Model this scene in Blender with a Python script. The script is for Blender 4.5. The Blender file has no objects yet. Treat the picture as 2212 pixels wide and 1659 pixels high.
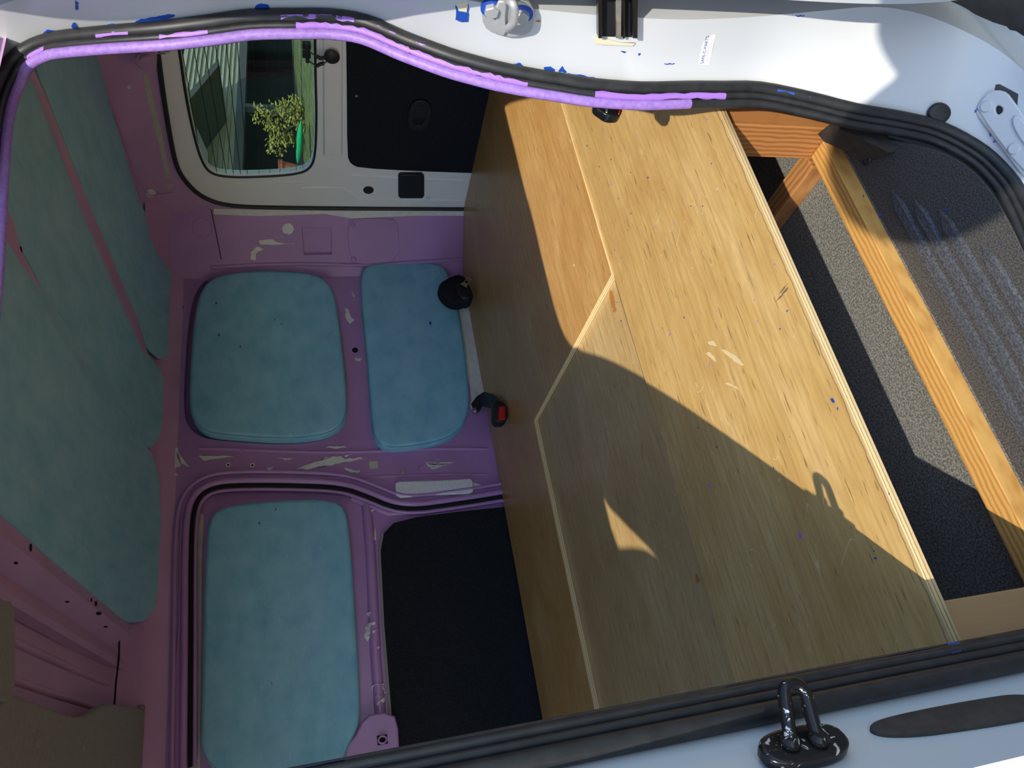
import bpy, bmesh, math, random
from mathutils import Vector, Matrix
from mathutils.bvhtree import BVHTree

random.seed(7)
SC = bpy.context.scene
COL = SC.collection
V = Vector

# ------------------------------------------------------------------ camera
# origin = camera; X = towards the rear of the van, Y = across into the van, Z = up
F = 1553.77
CX, CY = 1106.0, 829.5
CR = V((-0.17569993, -0.20978198, -0.96183213))     # image right
CD = V((-0.87322513, 0.48432941, 0.05387843))       # image down
CF = V((0.45454087, 0.84936243, -0.26828354))       # view direction
cam = bpy.data.cameras.new('camera')
cam.sensor_width = 36.0
cam.sensor_fit = 'HORIZONTAL'
cam.lens = 36.0 * F / 2212.0
cam.clip_start = 0.02
cam.clip_end = 200
co = bpy.data.objects.new('camera', cam)
COL.objects.link(co)
co.matrix_world = Matrix(((CR.x, -CD.x, -CF.x, 0), (CR.y, -CD.y, -CF.y, 0), (CR.z, -CD.z, -CF.z, 0), (0, 0, 0, 1)))
SC.camera = co

# ------------------------------------------------------------------ sky, sun, exposure
SUN = V((0.875, 0.762, -1.0)).normalized()           # the way sunlight travels
wd = bpy.data.worlds.new('sky')
SC.world = wd
wd.use_nodes = True
wn = wd.node_tree.nodes
wn.clear()
sky = wn.new('ShaderNodeTexSky')
sky.sky_type = 'NISHITA'
sky.sun_disc = False
sky.ozone_density = 3.0
sky.dust_density = 0.4
sky.sun_elevation = math.asin(-SUN.z)
sky.sun_rotation = math.atan2(-SUN.x, -SUN.y)
bg = wn.new('ShaderNodeBackground')
bg.inputs['Strength'].default_value = 0.30
wo = wn.new('ShaderNodeOutputWorld')
wd.node_tree.links.new(sky.outputs[0], bg.inputs[0])
wd.node_tree.links.new(bg.outputs[0], wo.inputs[0])
sl = bpy.data.lights.new('sun', 'SUN')
sl.energy = 4.7
sl.angle = math.radians(0.53)
sl.color = (1.0, 0.93, 0.81)
so = bpy.data.objects.new('sun', sl)
COL.objects.link(so)
so.rotation_euler = SUN.to_track_quat('-Z', 'Y').to_euler()
so.location = (-3, -3, 4)
SC.view_settings.view_transform = 'Standard'
SC.view_settings.look = 'None'
SC.view_settings.exposure = 0.12
SC.view_settings.gamma = 1.0
SC.view_settings.use_curve_mapping = False

# ------------------------------------------------------------------ pixel helpers
def ray(x, y):
    return (CR * ((x - CX) / F) + CD * ((y - CY) / F) + CF).normalized()

def at(x, y, ax, v):
    d = ray(x, y)
    return d * (v / d[ax])

# ------------------------------------------------------------------ materials
MATS = {}
def newmat(name):
    m = bpy.data.materials.new(name)
    m.use_nodes = True
    n = m.node_tree.nodes
    b = n['Principled BSDF']
    MATS[name] = m
    return m, n, m.node_tree.links, b

def plain(name, c, rough=0.5, metal=0.0, spec=0.5, coat=0.0):
    m, n, l, b = newmat(name)
    b.inputs['Base Color'].default_value = (*c, 1)
    b.inputs['Roughness'].default_value = rough
    b.inputs['Metallic'].default_value = metal
    b.inputs['Specular IOR Level'].default_value = spec
    b.inputs['Coat Weight'].default_value = coat
    return m

def coords(n, l, scale):
    tc = n.new('ShaderNodeTexCoord')
    mp = n.new('ShaderNodeMapping')
    mp.inputs['Scale'].default_value = scale
    l.new(tc.outputs['Object'], mp.inputs[0])
    return mp.outputs[0]

def noise(n, l, vec, scale=1.0, detail=4.0, rough=0.55, dist=0.0):
    t = n.new('ShaderNodeTexNoise')
    t.inputs['Scale'].default_value = scale
    t.inputs['Detail'].default_value = detail
    t.inputs['Roughness'].default_value = rough
    t.inputs['Distortion'].default_value = dist
    l.new(vec, t.inputs['Vector'])
    return t.outputs['Fac']

def ramp(n, l, fac, stops):
    r = n.new('ShaderNodeValToRGB')
    e = r.color_ramp.elements
    while len(e) < len(stops):
        e.new(0.5)
    for k, (p, c) in enumerate(stops):
        e[k].position = p
        e[k].color = (*c, 1) if len(c) == 3 else c
    l.new(fac, r.inputs[0])
    return r.outputs[0]

def mix(n, l, fac, a, b, mode='MIX'):
    x = n.new('ShaderNodeMix')
    x.data_type = 'RGBA'
    x.blend_type = mode
    if isinstance(fac, float):
        x.inputs[0].default_value = fac
    else:
        l.new(fac, x.inputs[0])
    for s, v in ((x.inputs[6], a), (x.inputs[7], b)):
        if isinstance(v, tuple):
            s.default_value = (*v, 1)
        else:
            l.new(v, s)
    return x.outputs[2]

def math_(n, l, op, a, b=0.0):
    x = n.new('ShaderNodeMath')
    x.operation = op
    for s, v in ((x.inputs[0], a), (x.inputs[1], b)):
        if isinstance(v, (int, float)):
            s.default_value = v
        else:
            l.new(v, s)
    return x.outputs[0]

def bump(n, l, b, h, strength=0.3, dist=0.002):
    k = n.new('ShaderNodeBump')
    k.inputs['Strength'].default_value = strength
    k.inputs['Distance'].default_value = dist
    l.new(h, k.inputs['Height'])
    l.new(k.outputs[0], b.inputs['Normal'])

def mottled(name, c1, c2, scale, stretch=(1, 1, 1), rough=0.5, bmp=0.0, detail=5.0, lo=0.35, hi=0.65, spec=0.5, bdist=0.001):
    m, n, l, b = newmat(name)
    v = coords(n, l, stretch)
    f = noise(n, l, v, scale, detail)
    l.new(ramp(n, l, f, [(lo, c1), (hi, c2)]), b.inputs['Base Color'])
    b.inputs['Roughness'].default_value = rough
    b.inputs['Specular IOR Level'].default_value = spec
    if bmp:
        bump(n, l, b, f, bmp, bdist)
    return m

def vinyl(name, c1, c2, c3, stretch):
    m, n, l, b = newmat(name)
    v = coords(n, l, stretch)
    f1 = noise(n, l, v, 9.0, 6.0, 0.6, 0.3)
    f2 = noise(n, l, coords(n, l, (1, 1, 1)), 14.0, 4.0)
    f3 = noise(n, l, v, 42.0, 3.0)
    c = ramp(n, l, f1, [(0.3, c1), (0.7, c2)])
    c = mix(n, l, ramp(n, l, f2, [(0.35, (0, 0, 0)), (0.75, (0.8, 0.8, 0.8))]), c, c3)
    c = mix(n, l, ramp(n, l, f3, [(0.62, (0, 0, 0)), (0.78, (0.35, 0.35, 0.35))]), c, tuple(min(1, x * 1.6) for x in c2))
    l.new(c, b.inputs['Base Color'])
    b.inputs['Roughness'].default_value = 0.55
    bump(n, l, b, f3, 0.12, 0.001)
    return m

def plywood(name, base, dark, pale, seed):
    m, n, l, b = newmat(name)
    v = coords(n, l, (1.6, 16.0, 16.0))
    mp = v.node
    mp.inputs['Location'].default_value = (seed * 3.1, seed * 1.7, 0)
    big = noise(n, l, coords(n, l, (2.2, 5.0, 5.0)), 1.4, 4.0, 0.55, 1.2)
    fine = noise(n, l, v, 9.0, 6.0, 0.65, 0.2)
    c = ramp(n, l, big, [(0.3, dark), (0.5, base), (0.72, pale)])
    c = mix(n, l, math_(n, l, 'MULTIPLY', ramp(n, l, fine, [(0.42, (1, 1, 1)), (0.6, (0, 0, 0))]), 0.4), c, tuple(x * 0.74 for x in dark))
    # cathedral growth lines
    w = n.new('ShaderNodeTexWave')
    w.bands_direction = 'Y'
    w.inputs['Scale'].default_value = 2.2
    w.inputs['Distortion'].default_value = 9.0
    w.inputs['Detail'].default_value = 3.0
    w.inputs['Detail Scale'].default_value = 0.5
    l.new(coords(n, l, (0.9, 5.0, 5.0)), w.inputs['Vector'])
    c = mix(n, l, math_(n, l, 'MULTIPLY', ramp(n, l, w.outputs['Fac'], [(0.0, (1, 1, 1)), (0.13, (0, 0, 0))]), 0.3), c, tuple(x * 0.7 for x in dark))
    # dark flecks of grain
    fl = noise(n, l, coords(n, l, (9.0, 95.0, 95.0)), 2.4, 2.0)
    c = mix(n, l, math_(n, l, 'MULTIPLY', ramp(n, l, fl, [(0.655, (0, 0, 0)), (0.70, (1, 1, 1))]), 0.6), c, (0.13, 0.062, 0.018))
    # pale scratches in a few directions
    for k, (ang, sc) in enumerate(((0.5, 2.4), (1.5, 3.0), (2.3, 2.6))):
        tc = n.new('ShaderNodeTexCoord')
        mp2 = n.new('ShaderNodeMapping')
        mp2.inputs['Rotation'].default_value = (0, 0, ang)
        mp2.inputs['Scale'].default_value = (1.0, 9.0, 1.0)
        mp2.inputs['Location'].default_value = (seed + k * 5.3, seed * 2 + k, 0)
        l.new(tc.outputs['Object'], mp2.inputs[0])
        s = noise(n, l, mp2.outputs[0], sc * 1.6, 0.0, 0.5, 0.0)
        line = math_(n, l, 'LESS_THAN', math_(n, l, 'ABSOLUTE', math_(n, l, 'SUBTRACT', s, 0.5)), 0.0024)
        msk = noise(n, l, coords(n, l, (1, 1, 1)), 6.0 + k * 2, 3.0)
        msk = math_(n, l, 'GREATER_THAN', msk, 0.55)
        c = mix(n, l, math_(n, l, 'MULTIPLY', math_(n, l, 'MULTIPLY', line, msk), 0.38), c, (0.80, 0.66, 0.4))
    if name == 'plywood_front':
        tcw = n.new('ShaderNodeTexCoord')
        sx = n.new('ShaderNodeSeparateXYZ')
        l.new(tcw.outputs['Object'], sx.inputs[0])
        wob = noise(n, l, coords(n, l, (6.0, 1.0, 1.0)), 5.0, 4.0)
        edge = math_(n, l, 'ADD', sx.outputs[1], math_(n, l, 'MULTIPLY', wob, -0.010))
        c = mix(n, l, math_(n, l, 'MULTIPLY', math_(n, l, 'LESS_THAN', edge, -0.2215), 0.6), c, (0.13, 0.085, 0.045))
        c = mix(n, l, math_(n, l, 'MULTIPLY', math_(n, l, 'LESS_THAN', edge, -0.2232), 0.8), c, (0.62, 0.43, 0.19))
    l.new(c, b.inputs['Base Color'])
    b.inputs['Roughness'].default_value = 0.42
    b.inputs['Specular IOR Level'].default_value = 0.4
    b.inputs['Coat Weight'].default_value = 0.35
    b.inputs['Coat Roughness'].default_value = 0.28
    bump(n, l, b, fine, 0.08, 0.0006)
    return m

def lumber(name, base, dark, axis, rings=24.0):
    m, n, l, b = newmat(name)
    st = {'X': (0.5, 1, 1), 'Z': (1, 1, 0.5), 'Y': (1, 0.5, 1)}[axis]
    v = coords(n, l, st)
    w = n.new('ShaderNodeTexWave')
    w.bands_direction = {'X': 'Y', 'Z': 'Y', 'Y': 'X'}[axis]
    w.inputs['Scale'].default_value = rings
    w.inputs['Distortion'].default_value = 3.0
    w.inputs['Detail'].default_value = 2.0
    w.inputs['Detail Scale'].default_value = 1.2
    l.new(v, w.inputs['Vector'])
    st2 = {'X': (4, 90, 90), 'Z': (90, 90, 4), 'Y': (90, 4, 90)}[axis]
    f = noise(n, l, coords(n, l, st2), 3.0, 4.0)
    c = ramp(n, l, w.outputs['Fac'], [(0.0, dark), (0.35, tuple(0.5 * (a + d) for a, d in zip(base, dark))), (0.75, base)])
    c = mix(n, l, math_(n, l, 'MULTIPLY', f, 0.5), c, tuple(x * 0.75 for x in base))
    l.new(c, b.inputs['Base Color'])
    b.inputs['Roughness'].default_value = 0.6
    bump(n, l, b, w.outputs['Fac'], 0.15, 0.0008)
    return m

def striped_edge(name):
    m, n, l, b = newmat(name)
    w = n.new('ShaderNodeTexWave')
    w.bands_direction = 'Z'
    w.inputs['Scale'].default_value = 62.0
    w.inputs['Distortion'].default_value = 0.6
    w.inputs['Detail'].default_value = 2.0
    w.inputs['Detail Scale'].default_value = 8.0
    l.new(coords(n, l, (1, 1, 1)), w.inputs['Vector'])
    f = noise(n, l, coords(n, l, (60, 60, 200)), 2.0, 3.0)
    c = ramp(n, l, w.outputs['Fac'], [(0.15, (0.26, 0.15, 0.06)), (0.4, (0.68, 0.48, 0.23))])
    c = mix(n, l, math_(n, l, 'MULTIPLY', f, 0.5), c, (0.72, 0.55, 0.3))
    l.new(c, b.inputs['Base Color'])
    b.inputs['Roughness'].default_value = 0.8
    return m

def speckled(name, c1, c2, scale, rough=0.7, bmp=0.5, stretch=(1, 1, 1)):
    m, n, l, b = newmat(name)
    v = coords(n, l, stretch)
    f = noise(n, l, v, scale, 3.0, 0.7)
    g = noise(n, l, v, 7.0, 3.0)
    c = ramp(n, l, f, [(0.42, c1), (0.6, c2)])
    c = mix(n, l, math_(n, l, 'MULTIPLY', g, 0.5), c, tuple(0.6 * a for a in c2))
    l.new(c, b.inputs['Base Color'])
    b.inputs['Roughness'].default_value = rough
    bump(n, l, b, f, bmp, 0.0015)
    return m

def scuffed(name, c, patch, scale, thr, rough=0.35, spec=0.5):
    """paint with small worn spots where an undercoat shows"""
    m, n, l, b = newmat(name)
    v = coords(n, l, (1, 1, 1))
    f = noise(n, l, v, scale, 6.0, 0.62, 0.8)
    g = noise(n, l, v, 5.0, 3.0)
    cc = ramp(n, l, g, [(0.3, tuple(x * 0.9 for x in c)), (0.7, tuple(min(1, x * 1.08) for x in c))])
    cc = mix(n, l, ramp(n, l, f, [(thr, (0, 0, 0)), (thr + 0.015, (1, 1, 1))]), cc, patch)
    l.new(cc, b.inputs['Base Color'])
    b.inputs['Roughness'].default_value = rough
    b.inputs['Specular IOR Level'].default_value = spec
    return m

PURPLE = (0.44, 0.235, 0.50)
scuffed('purple_paint', PURPLE, (0.62, 0.62, 0.56), 16.0, 0.725, 0.33)
scuffed('purple_roof', (0.56, 0.325, 0.54), (0.64, 0.54, 0.58), 14.0, 0.76, 0.42)
mottled('purple_rubber', (0.26, 0.14, 0.46), (0.34, 0.20, 0.55), 160.0, (1, 1, 1), 0.5, 0.5)
plain('white_paint', (0.62, 0.63, 0.635), 0.3, spec=0.4, coat=0.1)
mottled('white_door', (0.90, 0.88, 0.85), (0.93, 0.91, 0.885), 6.0, rough=0.35)
mottled('bare_white', (0.66, 0.68, 0.64), (0.78, 0.78, 0.74), 40.0, rough=0.5)
mottled('grimy_cream', (0.46, 0.45, 0.37), (0.56, 0.55, 0.46), 30.0, rough=0.55)
mottled('white_felt', (0.66, 0.66, 0.70), (0.80, 0.80, 0.84), 220.0, rough=0.95, bmp=0.4)
vinyl('teal_pad', (0.17, 0.44, 0.62), (0.23, 0.54, 0.72), (0.31, 0.60, 0.76), (1.2, 3.0, 3.0))
vinyl('teal_ceiling', (0.22, 0.51, 0.64), (0.30, 0.63, 0.75), (0.38, 0.67, 0.78), (3.2, 0.8, 3.0))
plain('teal_piping', (0.12, 0.34, 0.43), 0.45)
mottled('black_carpet', (0.010, 0.011, 0.014), (0.022, 0.024, 0.030), 400.0, rough=0.95, bmp=0.3, spec=0.1)
mottled('rubber', (0.012, 0.012, 0.013), (0.022, 0.022, 0.023), 60.0, rough=0.48, bmp=0.08)
mottled('dusty_rubber', (0.035, 0.033, 0.032), (0.06, 0.055, 0.05), 40.0, rough=0.6)
plain('black_plastic', (0.010, 0.010, 0.011), 0.5)
plain('black_gap', (0.003, 0.003, 0.004), 0.9)
plain('satin_black_metal', (0.02, 0.021, 0.023), 0.22, 0.6)
mottled('steel', (0.42, 0.42, 0.41), (0.62, 0.62, 0.61), 80.0, rough=0.35)
MATS['steel'].node_tree.nodes['Principled BSDF'].inputs['Metallic'].default_value = 0.85
scuffed('worn_black_steel', (0.03, 0.03, 0.033), (0.75, 0.74, 0.70), 110.0, 0.60, 0.25)
MATS['worn_black_steel'].node_tree.nodes['Principled BSDF'].inputs['Metallic'].default_value = 0.8
plain('cast_alloy', (0.50, 0.50, 0.49), 0.45, 0.35)
plain('blue_tape', (0.012, 0.075, 0.42), 0.55)
plain('blue_flake', (0.015, 0.06, 0.36), 0.5)
plain('purple_flake', (0.34, 0.16, 0.58), 0.5)
plain('red_button', (0.55, 0.015, 0.012), 0.35)
plain('brass', (0.50, 0.40, 0.26), 0.4, 0.7)
plain('masking_tape', (0.72, 0.66, 0.46), 0.8)
plain('sticker_white', (0.88, 0.88, 0.88), 0.4)
plain('ink_blue', (0.03, 0.045, 0.28), 0.6)
plain('ink_grey', (0.62, 0.62, 0.66), 0.6)
plain('rust', (0.50, 0.16, 0.03), 0.9)
mottled('beige_trim', (0.25, 0.24, 0.20), (0.29, 0.28, 0.24), 120.0, rough=0.75, bmp=0.2)
mottled('dark_brown_trim', (0.035, 0.028, 0.024), (0.055, 0.045, 0.038), 80.0, rough=0.7, bmp=0.2)
plywood('plywood_front', (0.60, 0.385, 0.135), (0.52, 0.305, 0.095), (0.68, 0.46, 0.195), 1.0)
plywood('plywood_lid', (0.55, 0.368, 0.15), (0.47, 0.295, 0.11), (0.62, 0.44, 0.205), 2.3)
plywood('plywood_rear', (0.58, 0.325, 0.105), (0.50, 0.26, 0.07), (0.66, 0.41, 0.155), 4.1)
striped_edge('plywood_edge')
lumber('lumber_long', (0.66, 0.36, 0.10), (0.44, 0.19, 0.035), 'X', 42.0)
lumber('lumber_post', (0.47, 0.20, 0.06), (0.26, 0.085, 0.02), 'Z', 36.0)
lumber('lumber_cross', (0.46, 0.22, 0.07), (0.28, 0.10, 0.03), 'Y', 30.0)
lumber('lumber_front_post', (0.50, 0.28, 0.12), (0.40, 0.20, 0.075), 'Z', 18.0)
speckled('floor_vinyl', (0.055, 0.055, 0.048), (0.27, 0.265, 0.235), 330.0, 0.75, 0.4)
speckled('floor_mat', (0.018, 0.018, 0.019), (0.10, 0.092, 0.08), 420.0, 0.85, 0.6)
speckled('mat_ridge', (0.025, 0.027, 0.032), (0.095, 0.097, 0.105), 260.0, 0.8, 0.5, (1, 2, 1))
mottled('concrete', (0.13, 0.13, 0.128), (0.19, 0.187, 0.18), 3.0, rough=0.9)
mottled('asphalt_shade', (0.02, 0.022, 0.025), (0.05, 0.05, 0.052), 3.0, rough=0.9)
mottled('grass', (0.06, 0.10, 0.03), (0.22, 0.26, 0.10), 9.0, rough=0.95, bmp=0.6, bdist=0.05)
mottled('leaf_yellow', (0.26, 0.27, 0.045), (0.42, 0.42, 0.09), 6.0, rough=0.7)
mottled('leaf_dark', (0.02, 0.045, 0.02), (0.06, 0.09, 0.035), 5.0, rough=0.8)
plain('bark', (0.16, 0.12, 0.08), 0.9)
mottled('siding', (0.36, 0.37, 0.31), (0.44, 0.45, 0.38), 4.0, (1, 1, 6), rough=0.8)  # greyed from white so the colour carries the shade over the wall
plain('roof_fascia', (0.10, 0.11, 0.12), 0.8)
plain('eave_shade', (0.06, 0.062, 0.065), 0.9)
plain('porch_shade_black', (0.012, 0.014, 0.018), 0.9)
plain('hull_green', (0.02, 0.50, 0.20), 0.35)
plain('terracotta', (0.35, 0.10, 0.05), 0.9)
plain('skin', (0.45, 0.26, 0.18), 0.6)
plain('dark_clothes', (0.03, 0.035, 0.05), 0.9)
m, n, l, b = newmat('rear_glass')
n.remove(b)
tr = n.new('ShaderNodeBsdfTransparent')
tr.inputs[0].default_value = (0.62, 0.68, 0.62, 1)
gl = n.new('ShaderNodeBsdfGlossy')
gl.inputs['Roughness'].default_value = 0.02
mx = n.new('ShaderNodeMixShader')
mx.inputs[0].default_value = 0.06
l.new(tr.outputs[0], mx.inputs[1])
l.new(gl.outputs[0], mx.inputs[2])
l.new(mx.outputs[0], n['Material Output'].inputs[0])

# ------------------------------------------------------------------ object helpers
def obj(name, me, mat, parent=None):
    if isinstance(me, bmesh.types.BMesh):
        bm = me
        me = bpy.data.meshes.new(name)
        bm.to_mesh(me)
        bm.free()
    o = bpy.data.objects.new(name, me)
    COL.objects.link(o)
    for k in (mat if isinstance(mat, (list, tuple)) else [mat]):
        me.materials.append(MATS[k])
    if parent:
        o.parent = parent
    return o

def tag(o, label, cat, group=None):
    o['label'] = label
    o['category'] = cat
    if group:
        o['group'] = group
    return o

def struct(o, label=None):
    o['kind'] = 'structure'
    if label:
        o['label'] = label
    return o

def thing(name, label, cat, group=None):
    o = bpy.data.objects.new(name, None)
    o.empty_display_size = 0.05
    COL.objects.link(o)
    return tag(o, label, cat, group)

def smooth(o, deg=35):
    me = o.data
    for p in me.polygons:
        p.use_smooth = True
    bm = bmesh.new()
    bm.from_mesh(me)
    for e in bm.edges:
        e.smooth = not (len(e.link_faces) == 2 and e.calc_face_angle(0) > math.radians(deg))
    bm.to_mesh(me)
    bm.free()
    return o

class Frame:
    def __init__(s, o, u, v):
        s.o, s.u, s.v = V(o), V(u).normalized(), V(v).normalized()
        s.n = s.u.cross(s.v)
    def w(s, a, b, c=0.0):
        return s.o + s.u * a + s.v * b + s.n * c
    def px(s, x, y, c=0.0):
        d = ray(x, y)
        t = (s.o + s.n * c).dot(s.n) / d.dot(s.n)
        p = d * t - s.o
        return (p.dot(s.u), p.dot(s.v))
    def pts(s, L, c=0.0):
        return [s.px(x, y, c) for x, y in L]

WY, RX, DZ, FZ = 2.244, 1.872, -0.6, -0.832
FAR = Frame((0, WY, 0), (1, 0, 0), (0, 0, 1))
REAR = Frame((RX, 0, 0), (0, -1, 0), (0, 0, 1))
DECK = Frame((0, 0, DZ), (1, 0, 0), (0, 1, 0))
CEIL = Frame((0, 0, 0.498), (0, 1, 0), (1, 0, 0))
DP = Frame((1.70, WY, 0), (0.172, -0.194, 0), (0, 0, 1))

def chaikin(L, k=2, closed=True):
    for _ in range(k):
        R = []
        n_ = len(L)
        rng = range(n_) if closed else range(n_ - 1)
        if not closed:
            R.append(L[0])
        for i in rng:
            a, c = L[i], L[(i + 1) % n_]
            R.append(tuple(0.75 * p + 0.25 * q for p, q in zip(a, c)))
            R.append(tuple(0.25 * p + 0.75 * q for p, q in zip(a, c)))
        if not closed:
            R.append(L[-1])
        L = R
    return L

def plate_mesh(outer, holes, fr, t, bev=0.0, c=0.0):
    """flat panel with holes; its front face lies c in front of the frame's plane"""
    cu = bpy.data.curves.new('tmp', 'CURVE')
    cu.dimensions = '2D'
    cu.fill_mode = 'BOTH'
    cu.extrude = max(t / 2 - bev, 0.0)
    cu.bevel_depth = bev
    cu.bevel_resolution = 2 if bev else 0
    for L in [outer] + list(holes):
        sp = cu.splines.new('POLY')
        sp.points.add(len(L) - 1)
        for p, q in zip(sp.points, L):
            p.co = (q[0], q[1], 0, 1)
        sp.use_cyclic_u = True
    to = bpy.data.objects.new('tmp', cu)
    COL.objects.link(to)
    dg = bpy.context.evaluated_depsgraph_get()
    me = bpy.data.meshes.new_from_object(to.evaluated_get(dg))
    bpy.data.objects.remove(to)
    bpy.data.curves.remove(cu)
    me.materials.clear()
    z0 = c - t / 2
    for v in me.vertices:
        v.co = fr.w(v.co.x, v.co.y, v.co.z + z0)
    bm = bmesh.new()
    bm.from_mesh(me)
    bmesh.ops.remove_doubles(bm, verts=bm.verts, dist=1e-5)
    bmesh.ops.recalc_face_normals(bm, faces=bm.faces)
    bm.to_mesh(me)
    bm.free()
    return me

def plate(name, outer, holes, fr, t, mat, parent=None, bev=0.0, c=0.0, rnd=0):
    if rnd:
        outer = chaikin(outer, rnd)
        holes = [chaikin(h, rnd) for h in holes]
    return obj(name, plate_mesh(outer, holes, fr, t, bev, c), mat, parent)

def inset(L, d):
    n_ = len(L)
    area = sum(L[i][0] * L[(i + 1) % n_][1] - L[(i + 1) % n_][0] * L[i][1] for i in range(n_))
    s = 1 if area > 0 else -1
    R = []
    for i in range(n_):
        a, c, e = V((*L[i - 1], 0)), V((*L[i], 0)), V((*L[(i + 1) % n_], 0))
        t = (e - a).normalized()
        R.append((c.x - t.y * d * s, c.y + t.x * d * s))
    return R

def resample(L, N, closed=True):
    P = [V(p) if len(p) == 3 else V((*p, 0)) for p in L]
    if closed:
        P = P + [P[0]]
    acc = [0.0]
    for a, c in zip(P, P[1:]):
        acc.append(acc[-1] + (c - a).length)
    out = []
    j = 0
    M = N if closed else N - 1
    for k in range(N):
        s = acc[-1] * k / M
        while j < len(P) - 2 and acc[j + 1] < s:
            j += 1
        f = (s - acc[j]) / max(acc[j + 1] - acc[j], 1e-9)
        out.append(P[j].lerp(P[j + 1], f))
    return out

def pad(name, px, fr, t, mat, parent, r=0.014, base=0.0, puff=0.006):
    L = chaikin(fr.pts(px, t), 2)
    L = [(p.x, p.y) for p in resample(L, 96)]
    rows = [(L, base), (L, t - r)]
    for k in range(1, 5):
        a = k / 4 * math.pi / 2
        rows.append((inset(L, r * (1 - math.cos(a))), t - r + r * math.sin(a)))
    I = rows[-1][0]
    cx, cy = sum(p[0] for p in I) / 96, sum(p[1] for p in I) / 96
    for s in (0.9, 0.75, 0.5, 0.25):
        rows.append(([(cx + (p[0] - cx) * s, cy + (p[1] - cy) * s) for p in I], t + puff * (1 - s * s)))
    bm = bmesh.new()
    vr = [[bm.verts.new(fr.w(p[0], p[1], c)) for p in Lr] for Lr, c in rows]
    for a, c in zip(vr, vr[1:]):
        for i in range(96):
            bm.faces.new((a[i], a[(i + 1) % 96], c[(i + 1) % 96], c[i]))
    bm.faces.new(vr[-1])
    bm.faces.new(list(reversed(vr[0])))
    bmesh.ops.recalc_face_normals(bm, faces=bm.faces)
    o = smooth(obj(name, bm, mat, parent), 60)
    pp = [fr.w(p[0], p[1], t - 0.35 * r) for p in inset(L, 0.18 * r)]
    return o, pp

def tube_bm(path, rad, closed=False, seg=10, bm=None, caps=True):
    bm = bm or bmesh.new()
    P = [V(p) for p in path]
    n_ = len(P)
    rows = []
    nrm = None
    for i in range(n_):
        a = P[i - 1] if (closed or i) else P[0]
        c = P[(i + 1) % n_] if (closed or i < n_ - 1) else P[-1]
        t = (c - a).normalized()
        if nrm is None:
            nrm = t.orthogonal().normalized()
        else:
            nrm = (nrm - t * nrm.dot(t)).normalized()
        bi = t.cross(nrm)
        r = rad[i] if isinstance(rad, (list, tuple)) else rad
        rows.append([bm.verts.new(P[i] + (nrm * math.cos(q) + bi * math.sin(q)) * r) for q in [2 * math.pi * k / seg for k in range(seg)]])
    for i in range(n_ if closed else n_ - 1):
        a, c = rows[i], rows[(i + 1) % n_]
        for k in range(seg):
            bm.faces.new((a[k], a[(k + 1) % seg], c[(k + 1) % seg], c[k]))
    if not closed and caps:
        bm.faces.new(list(reversed(rows[0])))
        bm.faces.new(rows[-1])
    bmesh.ops.recalc_face_normals(bm, faces=bm.faces)
    return bm

def tube(name, path, rad, mat, parent=None, closed=False, seg=10):
    return smooth(obj(name, tube_bm(path, rad, closed, seg), mat, parent), 50)

def box_bm(fr, a0, a1, b0, b1, c0, c1, bev=0.0, bm=None):
    bm2 = bmesh.new()
    vs = [bm2.verts.new(fr.w(a, b_, c)) for c in (c0, c1) for b_ in (b0, b1) for a in (a0, a1)]
    for q in ((0, 2, 3, 1), (4, 5, 7, 6), (0, 1, 5, 4), (2, 6, 7, 3), (0, 4, 6, 2), (1, 3, 7, 5)):
        bm2.faces.new([vs[i] for i in q])
    bmesh.ops.recalc_face_normals(bm2, faces=bm2.faces)
    if bev:
        bmesh.ops.bevel(bm2, geom=bm2.edges[:], offset=bev, segments=2, profile=0.5, affect='EDGES')
    return bm2

def box(name, fr, a0, a1, b0, b1, c0, c1, mat, parent=None, bev=0.0):
    return obj(name, box_bm(fr, a0, a1, b0, b1, c0, c1, bev), mat, parent)

def disc(name, fr, a, b_, r, c0, c1, mat, parent=None, seg=24, dome=0.0, rb=0.0):
    bm = bmesh.new()
    rows = []
    for rr, cc in ((r, c0), (r, c1 - rb), (r - rb, c1)):
        rows.append([bm.verts.new(fr.w(a + rr * math.cos(q), b_ + rr * math.sin(q), cc)) for q in [2 * math.pi * k / seg for k in range(seg)]])
    for p, q in zip(rows, rows[1:]):
        for k in range(seg):
            bm.faces.new((p[k], p[(k + 1) % seg], q[(k + 1) % seg], q[k]))
    top = bm.verts.new(fr.w(a, b_, c1 + dome))
    for k in range(seg):
        bm.faces.new((rows[-1][k], rows[-1][(k + 1) % seg], top))
    bm.faces.new(list(reversed(rows[0])))
    bmesh.ops.remove_doubles(bm, verts=bm.verts, dist=1e-6)
    bmesh.ops.recalc_face_normals(bm, faces=bm.faces)
    return smooth(obj(name, bm, mat, parent), 40)

def bvh_of(objs):
    vs, fs = [], []
    for o in objs:
        k = len(vs)
        vs += [v.co.copy() for v in o.data.vertices]
        fs += [[k + i for i in p.vertices] for p in o.data.polygons]
    return BVHTree.FromPolygons(vs, fs)

def hit(bv, x, y):
    d = ray(x, y)
    p, nn, i, t = bv.ray_cast(V((0, 0, 0)), d)
    if p is None:
        return None, None
    if nn.dot(d) > 0:
        nn = -nn
    return p, nn

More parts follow.
